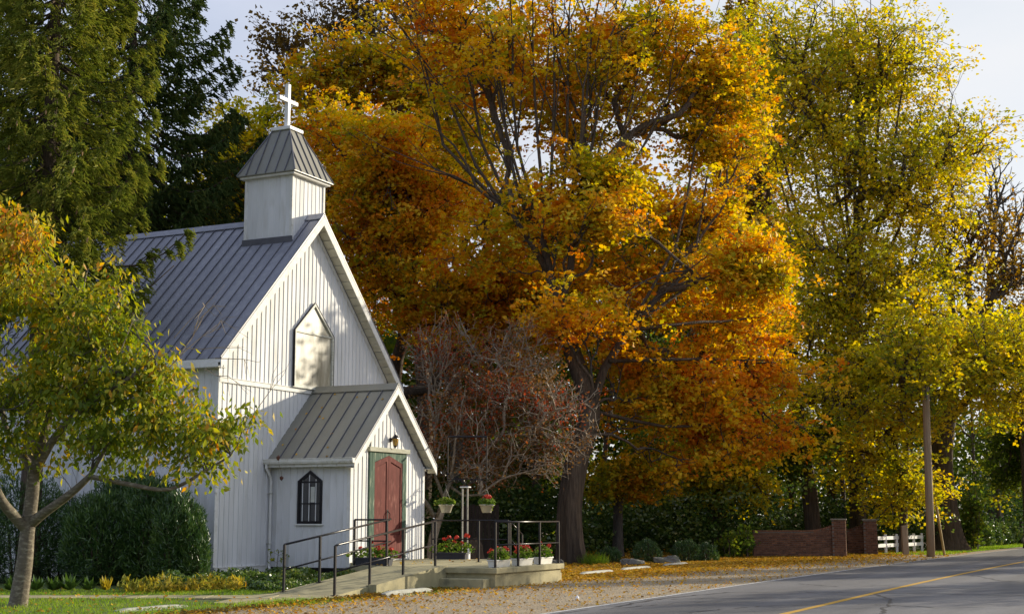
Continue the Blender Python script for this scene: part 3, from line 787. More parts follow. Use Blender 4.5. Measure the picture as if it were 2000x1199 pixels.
# ------------------------------------------------------------------ porch of the church
PX0, PX1, PY, PR, PS = 2.34, 6.14, -2.46, 5.10, .97
PC = (PX0+PX1)/2
prk = lambda x: PR-.24-abs(x-PC)*PS
m = MB(); m.prism([(PX0+.022, .1), (PX1-.02, .1), (PX1-.02, 3.0), (PC, PR-.2), (PX0+.022, 3.0)], 'y', PY+.022, -.03); m.build('porch_wall', M['siding'], CH)
npb = 19; pw_ = (PX1-PX0)/npb
for i in range(npb):
    a, c = PX0+i*pw_, PX0+(i+1)*pw_
    segs_ = []
    if c < 3.24 or a > 5.1: segs_ = [(a, c, .45)]
    elif a < 3.22: segs_ = [(a, 3.22, .45)]
    elif c > 5.14: segs_ = [(5.14, c, .45)]
    if a >= 3.0 and c <= 5.4 or not segs_: segs_ = segs_+[(a, c, 3.43)] if not segs_ else segs_
    for (a_, c_, z_) in segs_:
        if a_ < PC < c_: board(a_, PC, z_, prk, PY); board(PC, c_, z_, prk, PY, batten=False)
        elif c_-a_ > .03: board(a_, c_, z_, prk, PY)
npl = 12; pl_ = -PY/npl
for i in range(npl):
    m = MB(); a = PY+i*pl_
    m.box((PX0, a+.003, .32), (PX0+.02, a+pl_-.003, 3.02)); 
    if i: m.box((PX0-.016, a-.012, .32), (PX0-.0005, a+.012, 3.02))
    m.build('siding_board', M['siding'], CH)
    m = MB(); m.box((PX1-.018, a+.003, .45), (PX1, a+pl_-.003, 3.02)); m.build('siding_board', M['siding'], CH)
for cx, s in ((PX0, -1), (PX1, 1)):
    m = MB(); xa, xb = sorted((cx+s*.028, cx-s*.085)); m.bbox((xa, PY-.034, .34), (xb, PY-.001, 3.0), .005)
    if s < 0: m.bbox((cx-.028, PY, .34), (cx-.001, PY+.07, 3.0), .005)
    m.build('corner_board', M['trim'], CH)
m = MB(); m.box((PX0-.03, PY, .05), (PX0+.03, -.06, .318)); m.build('porch_skirt', M['black'], CH)
roof_set(CH, PC, PR, PS, 2.06, 6.42, PY-.28, .02, .391, M['roof_warm'], M['seam'], .10)
rake_fascia(CH, PC, PR, PS, 2.08, PY-.291, .20); rake_fascia(CH, PC, PR, PS, 6.42, PY-.291, .20)
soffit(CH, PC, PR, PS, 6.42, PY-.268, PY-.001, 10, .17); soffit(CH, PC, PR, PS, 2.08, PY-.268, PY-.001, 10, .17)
m = MB(); m.box((2.10, PY-.2, 2.93), (2.335, -.03, 2.945)); m.build('porch_soffit', M['trim'], CH)
m = MB(); m.box((6.145, PY-.2, 2.93), (6.40, -.03, 2.945)); m.build('porch_soffit', M['trim'], CH)
# gutter and downspout
GZ = 2.985
gp = [(2.075, GZ+.11), (2.075, GZ+.09), (2.068, GZ+.01), (2.03, GZ-.02), (1.985, GZ-.02), (1.955, GZ+.03), (1.945, GZ+.09), (1.93, GZ+.11), (1.955, GZ+.115), (1.965, GZ+.04), (1.99, GZ), (2.025, GZ), (2.052, GZ+.02), (2.06, GZ+.11)]
m = MB(); m.prism(gp, 'y', PY-.31, .0); gu = m.build('gutter', M['trim'], CH)
m = MB(); m.prism([(1.945, GZ+.1), (1.96, GZ-.01), (2.06, GZ-.01), (2.07, GZ+.1)], 'y', PY-.314, PY-.3105); m.build('end_cap', M['trim'], sub=gu)
m = MB(); m.tube([(2.01, -.08, GZ-.02), (2.01, -.08, GZ-.12), (2.20, -.085, GZ-.34), (2.23, -.085, GZ-.45), (2.23, -.085, .35), (2.18, -.15, .25)], .036, 8); ds = m.build('downspout', M['trim'], CH)
for z in (.9, 2.2):
    m = MB(); m.box((2.185, -.128, z), (2.275, -.02, z+.035)); m.build('strap', M['oldtrim'], sub=ds)
# door surround, lintel, double door
m = MB(); m.bbox((3.14, PY-.10, 3.31), (5.24, PY-.001, 3.43), .008); m.build('lintel', M['lintel'], CH)
for a, c in ((3.22, 3.345), (3.35, 3.475), (4.925, 5.04), (5.045, 5.14)):
    m = MB(); m.bbox((a, PY-.045, .47), (c, PY-.001, 3.309), .004); m.build('frame_board', M['green'], CH)
m = MB(); m.prism([(3.476, 3.309), (3.476, 3.04), (4.195, 3.235), (4.195, 3.309)], 'y', PY-.04, PY-.001); m.prism([(4.197, 3.309), (4.197, 3.235), (4.924, 3.03), (4.924, 3.309)], 'y', PY-.04, PY-.001)
m.build('arch_board', M['green'], CH)
dz = lambda x: 3.03+(.20)*(1-abs(x-4.195)/.72)
for s, a, c in ((0, 3.48, 4.19), (1, 4.20, 4.92)):
    m = MB(); m.prism([(a, .47), (c, .47), (c, dz(c)), (a, dz(a))], 'y', PY-.012, PY-.001); dr = m.build('door', M['door'], CH)
    st = .10
    m = MB()
    m.prism([(a, .47), (a+st, .47), (a+st, dz(a+st)), (a, dz(a))], 'y', PY-.042, PY-.0125)
    m.prism([(c-st, .47), (c, .47), (c, dz(c)), (c-st, dz(c-st))], 'y', PY-.042, PY-.0125)
    m.prism([(a+st, dz(a+st)-.13), (c-st, dz(c-st)-.13), (c-st, dz(c-st)), (a+st, dz(a+st))], 'y', PY-.042, PY-.0125)
    m.prism([(a+st, .47), (c-st, .47), (c-st, 1.12), (a+st, 1.12)], 'y', PY-.042, PY-.0125)
    m.build('door_frame', M['door'], sub=dr)
    m = MB(); i0, i1 = a+st+.02, c-st-.02
    m.prism([(i0, 1.15), (i1, 1.15), (i1, dz(i1)-.16), (i0, dz(i0)-.16)], 'y', PY-.026, PY-.0125)
    m.build('door_panel', M['door'], sub=dr)
    if s == 0:
        m = MB(); m.tube([(4.15, PY-.043, 1.50), (4.15, PY-.11, 1.51), (4.15, PY-.12, 1.60), (4.15, PY-.12, 1.68), (4.15, PY-.08, 1.74), (4.15, PY-.043, 1.75)], .012, 6)
        m.box((4.12, PY-.05, 1.44), (4.18, PY-.0425, 1.80)); m.build('handle', M['black'], sub=dr)
m = MB(); m.bbox((3.2, PY-.14, .462), (5.16, PY-.002, .50), .005); m.build('threshold', M['oldtrim'], CH)
# pointed side window of the porch
sw_ = [(-1.64, 1.43), (-.88, 1.43), (-.88, 2.53), (-1.26, 2.80), (-1.64, 2.53)]
m = MB(); m.prism(sw_, 'x', PX0-.012, PX0-.002); wo = m.build('side_window', M['glassdark'], CH)
m = MB(); ring(m, sw_, inset(sw_, .07), 'x', PX0-.045, PX0-.0125); m.build('frame', M['black'], sub=wo)
m = MB(); m.bbox((PX0-.07, -1.68, 1.39), (PX0-.002, -.84, 1.428), .004); m.build('sill', M['trim'], sub=wo)
m = MB(); m.box((PX0-.032, -1.57, 2.48), (PX0-.013, -.95, 2.52)); m.build('transom', M['black'], sub=wo)
m = MB(); m.box((PX0-.030, -1.57, 1.93), (PX0-.013, -.95, 1.96)); m.build('meeting_rail', M['black'], sub=wo)
m = MB(); m.box((PX0-.024, -1.27, 1.5), (PX0-.013, -1.255, 2.47)); m.build('mullion', M['black'], sub=wo)
m = MB(); m.box((PX0-.0135, -1.40, 1.98), (PX0-.0125, -1.24, 2.38)); m.build('painted_window_light', M['window_light'], sub=wo)  # pale strip painted as window light showing in the opaque dark pane
# lantern above the door
LA = T('wall_lantern', 'small black lantern with amber glass above the red church door', 'lantern', (4.32, PY, 3.62))
m = MB(); m.lathe((4.32, PY-.012, 3.66), [(.001, -.06), (.045, -.05), (.045, .05), (.001, .06)], 10); m.tube([(4.32, PY-.02, 3.66), (4.32, PY-.08, 3.70), (4.32, PY-.13, 3.72), (4.32, PY-.16, 3.76)], .011, 6); m.build('bracket', M['black'], LA)
lc = (4.32, PY-.16, 3.50)
m = MB(); m.lathe(lc, [(.048, .0), (.082, .19)], 6); m.build('glass', M['amber'], LA)
m = MB(); m.lathe(lc, [(.108, .192), (.105, .205), (.045, .275), (.02, .30), (.008, .38)], 6); m.lathe(lc, [(.008, -.075), (.02, -.04), (.052, -.022), (.054, -.002)], 6)
for j in range(6):
    a = math.pi*2*j/6; m.tube([(lc[0]+.05*math.cos(a), lc[1]+.05*math.sin(a), lc[2]), (lc[0]+.084*math.cos(a), lc[1]+.084*math.sin(a), lc[2]+.19)], .007, 4)
m.build('cage', M['black'], LA)
# dead leaf dangling from the gutter
DL = T('dangling_leaf', 'curled brown dead leaves dangling on a thread from the porch gutter', 'dead leaf', (1.94, -.62, 2.6))
m = MB(); m.tube([(1.945, -.50, 3.10), (1.94, -.55, 2.9), (1.93, -.62, 2.75), (1.94, -.62, 2.66)], .0035, 4); m.build('thread', M['twig'], DL)
def crumple(c, r, seed):
    r_ = np.random.default_rng(seed); m = MB(); k = 7; vs = []; fs = []
    for i in range(5):
        for j in range(k):
            a = 2*math.pi*j/k; z = (i/4-.5)*2; q = math.sqrt(max(0.02, 1-z*z))*r*r_.uniform(.6, 1.2)
            vs.append((c[0]+q*math.cos(a), c[1]+q*math.sin(a), c[2]+z*r*1.2+r_.normal()*r*.15))
    for i in range(4):
        for j in range(k): fs.append((i*k+j, i*k+(j+1) % k, (i+1)*k+(j+1) % k, (i+1)*k+j))
    fs += [tuple(range(k))[::-1], tuple(4*k+j for j in range(k))]
    return m.add(vs, fs)
crumple((1.94, -.62, 2.60), .05, 3).build('leaf', M['deadleaf'], DL); crumple((1.95, -.50, 3.12), .055, 4).build('leaf', M['deadleaf'], DL)

# ------------------------------------------------------------------ deck, steps, ramp
DK = T('concrete_landing', 'raised concrete landing with two steps in front of the church porch', 'landing', (2.3, -5.4, 0))
Z = .46
m = MB()
m.bbox((.42, -7.62, Z-.13), (4.22, -5.2, Z), .012); m.bbox((.55, -5.199, Z-.13), (6.35, -3.62, Z), .006); m.bbox((2.37, -3.619, Z-.13), (6.35, PY-.035, Z-.001), .006)
m.build('slab', M['concrete'], DK)
m = MB(); m.box((.50, -7.55, -.1), (4.14, -5.2, Z-.131)); m.box((.60, -5.2, -.1), (6.25, -3.7, Z-.131)); m.box((2.40, -3.7, -.1), (6.25, PY-.06, Z-.131)); m.build('base', M['concrete'], DK)
m = MB(); m.bbox((.14, -7.42, -.05), (.495, -6.12, .22), .012); m.build('step', M['concrete'], DK)
m = MB(); m.bbox((4.20, -7.40, -.05), (4.55, -6.6, .22), .01); m.build('step', M['concrete'], DK)
RP = T('access_ramp', 'sloping concrete ramp rising to the landing between two handrails', 'ramp', (-1.6, -5.4, 0))
m = MB(); m.prism([(-3.85, -.05), (.415, -.05), (.415, Z-.002), (-3.85, .024)], 'y', -6.10, -4.50); m.build('slope', M['concrete'], RP)
m = MB(); m.prism([(-2.6, -.05), (.55, -.05), (.55, Z+.03), (.2, Z+.03), (-2.6, .19)], 'y', -6.30, -6.101); m.build('kerb', M['concrete'], RP)
# handrails
def rail(name, label, posts, tops, mids, th_base, extra=None, ext=0.0):
    th = T(name, label, 'handrail', th_base)
    for (x, y, z0, z1) in posts:
        m = MB(); m.box((x-.022, y-.022, z0+.012), (x+.022, y+.022, z1)); p = m.build('post', M['black'], th)
        m = MB(); m.bbox((x-.07, y-.055, z0), (x+.07, y+.055, z0+.0115), .003); m.build('foot_plate', M['black'], th, sub=p)
    for nm, pts in (('top_rail', tops), ('middle_rail', mids)):
        for q in pts:
            m = MB(); m.tube(q, .023 if nm == 'top_rail' else .019, 8); m.build(nm, M['black'], th, smooth=True)
    return th
rz_ = lambda x: .024+(Z-.026)*(x+3.85)/4.265
rail('handrail', 'black two-rail handrail with four posts along the parking side of the ramp',
     [(x, -6.08, rz_(x), 1.02+(x+3.87)*.114) for x in (-3.87, -2.52, -1.12)]+[(.34, -6.08, Z, 1.49)],
     [[(-3.87, -6.08, 1.02), (-3.75, -6.08, 1.045), (.36, -6.08, 1.51)]], [[(-3.85, -6.08, .50), (.34, -6.08, .98)]], (-1.7, -6.08, 0))
rail('handrail', 'black two-rail handrail on the church side of the ramp, turning in beside the dark planter',
     [(x, -4.62, rz_(x), 1.03+(x+3.57)*.120) for x in (-3.57, -2.23)]+[(.60, -4.62, Z, 1.53), (.60, -3.72, Z-.14, 1.54)],
     [[(-3.57, -4.62, 1.03), (.78, -4.62, 1.555)], [(.60, -4.60, 1.54), (.60, -3.72, 1.54)]],
     [[(-3.55, -4.62, .51), (.78, -4.62, 1.03)], [(.60, -4.60, 1.04), (.60, -3.72, 1.04)]], (-1.5, -4.62, 0))
rail('handrail', 'level black handrail behind the three white flower boxes at the landing edge',
     [(x, -7.50, Z, 1.48) for x in (.60, 1.80, 3.01, 4.14)],
     [[(.58, -7.50, 1.49), (4.16, -7.50, 1.49)]], [[(.60, -7.50, .97), (4.14, -7.50, .97)]], (2.4, -7.5, Z))
rail('handrail', 'shaded black handrail on the far side of the landing next to the leafless shrub',
     [(6.22, -2.72, Z, 1.50), (6.22, -5.08, Z, 1.50), (4.14, -5.25, Z, 1.50)],
     [[(6.22, -2.70, 1.51), (6.22, -5.08, 1.51)]],
     [[(6.22, -2.72, 1.0), (6.22, -5.08, 1.0)]], (6.2, -4, Z))
rail('handrail', 'short sloping handrail beside the far steps behind the flower boxes',
     [(6.34, -5.08, Z, 1.50), (7.05, -5.10, 0.0, 1.12)], [[(6.30, -5.08, 1.50), (7.06, -5.10, 1.12)]], [[(6.34, -5.08, 1.0), (7.04, -5.10, .66)]], (6.7, -5.08, 0))

# ------------------------------------------------------------------ hanging baskets, flower boxes
HG = T('basket_stand', 'grey double post with black rectangular frame and scrolled arms between two hanging flower baskets', 'plant stand', (6.94, -3.37, 0))
for (x, y) in ((6.91, -3.30), (6.97, -3.43)):
    m = MB(); m.box((x-.02, y-.02, 0), (x+.02, y+.02, 2.42)); m.build('post', M['galv'], HG)
m = MB(); m.bbox((6.86, -3.52, 2.421), (7.02, -3.24, 2.455), .004); m.build('cap', M['white'], HG)
a_, b_ = np.array([6.72, -2.93]), np.array([7.21, -3.92])
m = MB(); m.tube([(*a_, 2.62), (*a_, 3.86)], .013, 6); m.tube([(*b_, 2.62), (*b_, 3.86)], .013, 6); m.tube([(*a_, 3.86), (*b_, 3.86)], .03, 6)
m.tube([(*a_, 2.66), (*b_, 2.66)], .012, 6); m.build('frame', M['black'], HG)
def scroll(m, c, r, turns, dirx, r0=.010, a0=0.0):
    pts = []
    ax = (b_-a_)/np.linalg.norm(b_-a_)
    for i in range(22):
        t = i/21; rr = r*(1-t*.8); an = a0+turns*2*math.pi*t
        o_ = c+np.array([*(ax*dirx*rr*math.cos(an)), rr*math.sin(an)]); pts.append(o_)
    m.tube(pts, r0, 5)
for e, s in ((a_, 1), (b_, -1)):
    m = MB(); mid_ = (a_+b_)/2
    P_ = [np.array([*(mid_+(e-mid_)*t), 2.46+.18*math.sin(t*math.pi*.9)+.02*t]) for t in np.linspace(0, 1, 10)]
    m.tube(P_, .012, 5)
    scroll(m, np.array([*(mid_+(e-mid_)*.55), 2.62]), .10, 1.6, s); scroll(m, np.array([*(mid_+(e-mid_)*.25), 2.60]), .07, 1.4, -s)
    scroll(m, np.array([*(e+(e-mid_)*.05), 2.78]), .06, 1.3, s); m.build('scroll_arm', M['black'], HG)
def head_mesh():
    m = MB(); r_ = np.random.default_rng(5)
    for i in range(26):
        d = rand_dirs(1)[0]; d[2] = abs(d[2])*.9-.15; d /= np.linalg.norm(d); c = d*.035
        u = np.cross(d, r_.normal(size=3)); u /= np.linalg.norm(u); w = np.cross(d, u); s = .018
        m.add([c-u*s, c-w*s+d*.004, c+u*s, c+w*s+d*.006], [(0, 1, 2, 3)])
    me = bpy.data.meshes.new('flower_head'); me.from_pydata([tuple(p) for p in m.v], [], m.f); me.update(); me.materials.append(M['flower']); return me
HEAD = head_mesh()
def geranium(th, c, rx, ry, h, n, heads, seed, faded=0, rot=0.0):
    """leafy mound with flower heads, centre c in the thing's frame"""
    r_ = np.random.default_rng(seed)
    d = norm(r_.normal(size=(n, 3))); d[:, 2] = np.abs(d[:, 2]); rr = r_.uniform(.35, 1.05, (n, 1))**.5
    C = np.array(c)+d*rr*np.array([rx, ry, h]); a, b = leaf_axes(n, .09, .09, .45)
    quads(C, a, b, np.clip(r_.random(n)*.7+(C[:, 2]-c[2])/h*.3, 0, 1), M['l_flowerleaf'], 'foliage', th.base, th)
    m = MB()
    for i in range(10):
        e = C[r_.integers(n)]; m.tube([np.array(c)+np.array([(e[0]-c[0])*.4, (e[1]-c[1])*.4, -.02]), e], .004, 3)
    for (dx, dy, dz_, sc) in heads:
        m.tube([np.array(c)+np.array([dx*.5, dy*.5, 0]), np.array(c)+np.array([dx, dy, dz_])], .004, 3)
    m.build('stems', M['l_flowerleaf'], th)
    for i, (dx, dy, dz_, sc) in enumerate(heads):
        o = put('flower_head', HEAD, th); o.location = tuple(np.array(c)+np.array([dx, dy, dz_])-th.base); o.scale = (sc*1.12,)*3; o.rotation_euler = (r_.uniform(-.5, .5), r_.uniform(-.5, .5), r_.uniform(0, 6))
    if faded:
        k = faded; d = norm(r_.normal(size=(k, 3))); d[:, 2] = np.abs(d[:, 2]); C = np.array(c)+d*np.array([rx, ry, h])*r_.uniform(.8, 1.05, (k, 1))
        a, b = leaf_axes(k, .045, .045, .2); quads(C, a, b, r_.random(k), M['pinkflower'], 'faded_blooms', th.base, th)
def flower_box(name, label, x0, x1, y0, y1, z, h, mt, heads, seed, faded=0, n=230, gh=.28, along='x'):
    th = T(name, label, 'flower box', ((x0+x1)/2, (y0+y1)/2, z), group='flower boxes on the landing')
    m = MB(); e = .02
    o = [(x0+e, y0+e), (x1-e, y0+e), (x1-e, y1-e), (x0+e, y1-e)]; t = [(x0, y0), (x1, y0), (x1, y1), (x0, y1)]
    def lay(z0, z1, A_, B_): m.add([(*p, z0) for p in A_]+[(*p, z1) for p in B_], [(0,1,5,4),(1,2,6,5),(2,3,7,6),(3,0,4,7),(4,5,6,7),(3,2,1,0)])
    lay(z, z+h*.8, o, t); m.build('box', mt, th)
    m = MB(); m.bbox((x0-.015, y0-.015, z+h*.801), (x1+.015, y1+.015, z+h), .005); m.build('rim', mt, th)
    m = MB(); m.box((x0+.01, y0+.01, z+h), (x1-.01, y1-.01, z+h+.006)); m.build('soil', M['soil'], th)
    geranium(th, ((x0+x1)/2, (y0+y1)/2, z+h), (x1-x0)/2*1.08, (y1-y0)/2*1.5+.03, gh, n, heads, seed, faded)
flower_box('flower_box', 'white flower box with one red and many faded blooms, nearest the steps', .80, 1.55, -7.42, -7.20, Z, .17, M['planter'],
    [(-.40, 0, .22, 1.1), (-.44, .05, .17, .9), (.30, 0, .25, 1.2), (.34, -.04, .21, 1.2), (-.03, .05, .29, .8)], 11, faded=46)
flower_box('flower_box', 'middle white flower box, crowded with red geranium heads', 2.05, 2.80, -7.42, -7.20, Z, .17, M['planter'],
    [(-.34, -.03, .22, 1.3), (-.28, .02, .28, 1.3), (-.20, -.03, .31, 1.2), (-.14, .04, .26, 1.2), (-.05, -.06, .24, 1.1), (.06, -.03, .21, 1.1), (.14, .03, .28, 1.2), (.22, -.03, .26, 1.2), (.28, .03, .22, 1.2), (.36, 0, .24, 1.1), (.40, -.03, .17, 1.3), (-.38, -.02, .15, 1.1)], 12, faded=16)
flower_box('flower_box', 'white flower box at the far corner with three red heads on its right', 3.27, 3.98, -7.42, -7.20, Z, .17, M['planter'],
    [(-.15, 0, .33, 1.2), (.28, -.03, .26, 1.3), (.40, -.02, .10, 1.0), (.33, .02, .22, 1.0)], 13, faded=20)
flower_box('flower_box', 'dark blue-black flower box under the rail in front of the red door', .78, .98, -4.58, -3.62, Z, .18, M['darkplanter'],
    [(0, .38, .22, 1.2), (.05, .10, .36, 1.0), (0, -.12, .24, 1.2), (0, -.30, .34, 1.3), (.0, -.48, .19, 1.4), (-.05, -.18, .2, 1.0)], 14, faded=24, n=230, gh=.25)
flower_box('flower_box', 'black flower box with tall red geraniums against the far rail, white tag at its end', 5.92, 6.12, -3.92, -3.0, Z, .18, M['darkplanter'],
    [(0, .10, .40, 1.5), (0, -.14, .40, 1.5), (0, -.08, .28, 1.4), (0, -.30, .25, 1.4), (0, -.46, .44, 1.9), (0, .25, .36, 1.3), (0, .18, .16, 1.0)], 15, faded=10, n=240, gh=.34)
TG = T('plant_tag', 'small white plant tag on the end of the black flower box', 'tag', (5.97, -4.0, Z)); m = MB(); m.bbox((5.93, -4.02, Z), (6.03, -3.985, Z+.26), .003); m.build('card', M['white'], TG)
m = MB(); m.bbox((5.91, -4.025, Z+.262), (6.05, -3.98, Z+.29), .003); m.build('edge', M['white'], TG)
def basket(x, y, z, label, heads, seed, trail):
    th = T('hanging_basket', label, 'hanging basket', (x, y, z), group='baskets hanging on the stand')
    m = MB(); m.lathe((x, y, z), [(.12, 0), (.13, .012), (.19, .19), (.215, .20), (.22, .235), (.20, .237), (.19, .22)], 18); m.build('pot', M['pot'], th, smooth=True)
    for j in range(3):
        a = 2*math.pi*j/3+.4; m = MB(); m.tube([(x+.20*math.cos(a), y+.20*math.sin(a), z+.23), (x, y, z+.66)], .0045, 4); m.build('wire', M['galv'], th)
    m = MB(); m.tube([(x, y, z+.655), (x, y, z+.75), (x+.0, y+.03, z+.80), (x, y+.0, z+.83)], .006, 5); m.build('hook', M['galv'], th)
    geranium(th, (x, y, z+.235), .25, .25, .20, 230, heads, seed)
    n = 60; r_ = np.random.default_rng(seed); t = r_.random(n)
    C = np.array([x, y, z+.2])+np.stack([t*trail[0], t*trail[1], .05+t*trail[2]], 1)+r_.normal(size=(n, 3))*.045
    a, b = leaf_axes(n, .07, .06, .2); quads(C, a, b, r_.random(n), M['l_flowerleaf'], 'trailing_leaves', th.base, th)
basket(6.69, -2.90, 1.72, 'cream hanging basket with trailing green leaves, nearer the church', [], 21, (-.1, .30, .02))
basket(7.21, -3.92, 1.72, 'cream hanging basket topped with red geraniums, right of the double post', [(0, -.08, .20, 1.5), (0, .0, .22, 1.5), (.02, .07, .20, 1.5), (-.04, -.04, .17, 1.3)], 22, (.0, -.16, -.06))

# ------------------------------------------------------------------ wheel stops, rocks, litter
def wheel_stop(x0, x1, y, label, tilt=0.0, h=.11, w=.09):
    th = T('wheel_stop', label, 'wheel stop', ((x0+x1)/2, y, 0), group='concrete wheel stops along the parking edge')
    m = MB(); n = 8
    for i in range(n):
        pass
    xs_ = np.linspace(x0, x1, 9); r_ = np.random.default_rng(int(abs(x0)*100)); vs = []; fs = []
    for i, x in enumerate(xs_):
        e = 0 if 0 < i < 8 else 1
        hh = h*(.62 if e else 1)+r_.normal()*.003; ww = w*(.85 if e else 1); yy = y+tilt*(x-(x0+x1)/2)
        for (dy, zz) in ((-ww, -.03), (-ww, hh*.45), (-ww*.62, hh), (ww*.62, hh), (ww, hh*.45), (ww, -.03)): vs.append((x, yy+dy+r_.normal()*.002, zz))
    for i in range(8):
        for j in range(5): fs.append((i*6+j, i*6+j+1, (i+1)*6+j+1, (i+1)*6+j))
    fs += [(5, 4, 3, 2, 1, 0), tuple(48+j for j in range(6))]
    m.add(vs, fs); m.build('block', M['stop'], th)
wheel_stop(-3.45, -1.50, -6.98, 'concrete wheel stop beside the foot of the ramp wall')
wheel_stop(7.6, 9.9, -6.62, 'first concrete wheel stop right of the landing, ringed by fallen leaves')
wheel_stop(11.1, 13.4, -6.45, 'second concrete wheel stop right of the landing, in front of the grey rocks')
wheel_stop(15.2, 17.4, -6.3, 'farthest concrete wheel stop, half sunk in orange leaves')
wheel_stop(-9.5, -7.7, -5.36, 'concrete wheel stop lying in grass right of the cherry trunk', h=.055)
wheel_stop(-12.0, -10.75, -5.2, 'concrete wheel stop at the lower picture edge near the cherry trunk', h=.055)
def rock(label, c, r, seed, mt='rock', frame='W', name='rock', cat='rock'):
    th = T(name, label, cat, c, frame)
    r_ = np.random.default_rng(seed); n = 14; k = 9; vs = []; fs = []
    ph = r_.uniform(0, 6, 6)
    for i in range(k):
        v = i/(k-1)*math.pi
        for j in range(n):
            u = 2*math.pi*j/n; q = 1+.13*math.sin(2*u+ph[0])+.1*math.sin(3*u+ph[1]+v)+.09*math.cos(4*v+ph[2]+u)+r_.normal()*.05
            sx = abs(math.cos(u))**.7*np.sign(math.cos(u)); sy = abs(math.sin(u))**.7*np.sign(math.sin(u)); sz = abs(math.cos(v))**.6*np.sign(math.cos(v)); sv = math.sin(v)**.7
            vs.append((c[0]+r[0]*sx*sv*q, c[1]+r[1]*sy*sv*q, c[2]+r[2]*(sz+.55)*q))
    for i in range(k-1):
        for j in range(n): fs.append((i*n+j, i*n+(j+1) % n, (i+1)*n+(j+1) % n, (i+1)*n+j))
    m = MB(); m.add(vs, fs); m.build('stone', M[mt], th)
rock('pale grey lumpy rock left of the round dark bush, behind the wheel stops', (4.0, 47.6, 0), (.38, .28, .13), 1)
rock('flat dark rock between the two low dark bushes', (5.35, 49.2, 0), (.42, .3, .15), 2)
rock('small rock at the foot of the big maple trunk beside the landing', (1.45, 46.6, 0), (.25, .2, .13), 3)
rock('upright weathered grey stone behind the landing rail', (-1.15, 45.5, 0), (.26, .16, .52), 4, 'bark')
rock('low flat slab behind the landing rail left of the flower boxes', (-.75, 43.5, 0), (.75, .3, .20), 5)
LT = T('litter', 'small crumpled white paper on the gravel near the road line', 'litter', (g0(1127, 1172)[0], g0(1127, 1172)[1], 0), 'W')
crumple((LT.base[0], LT.base[1], .04), .045, 8).build('scrap', M['paper'], LT)
# ------------------------------------------------------------------ walls, fences, poles, houses
BR = MB(); BR.bbox((0, 0, 0), (.205, .09, .062), .004)
brick_me = bpy.data.meshes.new('brick'); brick_me.from_pydata([tuple(p) for p in BR.v], [], BR.f); brick_me.update(); brick_me.materials.append(M['brick'])
brick_md = brick_me.copy(); brick_md.materials.clear(); brick_md.materials.append(M['brickd'])
def lay_wall(th, ax, length, ztop, me, off=0.0, courses=None, thick=.22, z0=0.0, ends=False):
    """th.base is the wall's left foot; bricks along direction ax (unit xy); ztop(s)"""
    ang = math.atan2(ax[1], ax[0]); nn = np.array([ax[1], -ax[0]])      # towards the camera
    ch, bl = .075, .215; c = 0
    zmax = max(ztop(s) for s in np.linspace(0, length, 20))
    r_ = np.random.default_rng(3)
    while z0+c*ch < zmax-.03:
        z = z0+c*ch; s = -(bl/2 if c % 2 else 0)
        while s < length-.05:
            a, e = max(s, 0), min(s+.205, length)
            if e-a > .05 and ztop((a+e)/2) > z+.05:
                o = put('brick', me, th)
                p = np.array([a*ax[0], a*ax[1]])+nn*(off+r_.uniform(-.002, .002))
                o.location = (p[0], p[1], z+.006); o.rotation_euler = (0, 0, ang); o.scale = ((e-a)/.205, 1, 1)
            s += bl
        c += 1
def brick_wall(label, p0, p1, ztop, me, cap=True):
    th = T('brick_wall', label, 'brick wall', (p0[0], p0[1], 0), 'W')
    d = np.array(p1)-np.array(p0); L_ = np.linalg.norm(d); ax = d/L_; nn = np.array([ax[1], -ax[0]])
    m = MB(); S_ = np.linspace(0, L_, 14)
    for a, e in zip(S_[:-1], S_[1:]):
        q = [(*(np.array(p0)+ax*t-nn*w_), 0) for t, w_ in ((a, .01), (e, .01), (e, .20), (a, .20))]
        za, zb = ztop(a)-.01, ztop(e)-.01
        m.add(q+[(q[0][0], q[0][1], za), (q[1][0], q[1][1], zb), (q[2][0], q[2][1], zb), (q[3][0], q[3][1], za)], [(0,1,5,4),(1,2,6,5),(2,3,7,6),(3,0,4,7),(4,5,6,7)])
    m.build('core', M['mortar'], th)
    lay_wall(th, ax, L_, ztop, me, off=.012)
    m = MB()                       # soldier course on top
    n = int(L_/.105)
    for i in range(n):
        a = i*L_/n+.004; e = (i+1)*L_/n-.004; z = ztop((a+e)/2)
        q = [np.array(p0)+ax*t+nn*w_ for t, w_ in ((a, .02), (e, .02), (e, -.22), (a, -.22))]
        m.add([(*x, z-.005) for x in q]+[(*x, z+.055) for x in q], [(0,1,5,4),(1,2,6,5),(2,3,7,6),(3,0,4,7),(4,5,6,7)])
    m.build('coping', me.materials[0], th, kind='stuff')
    return th
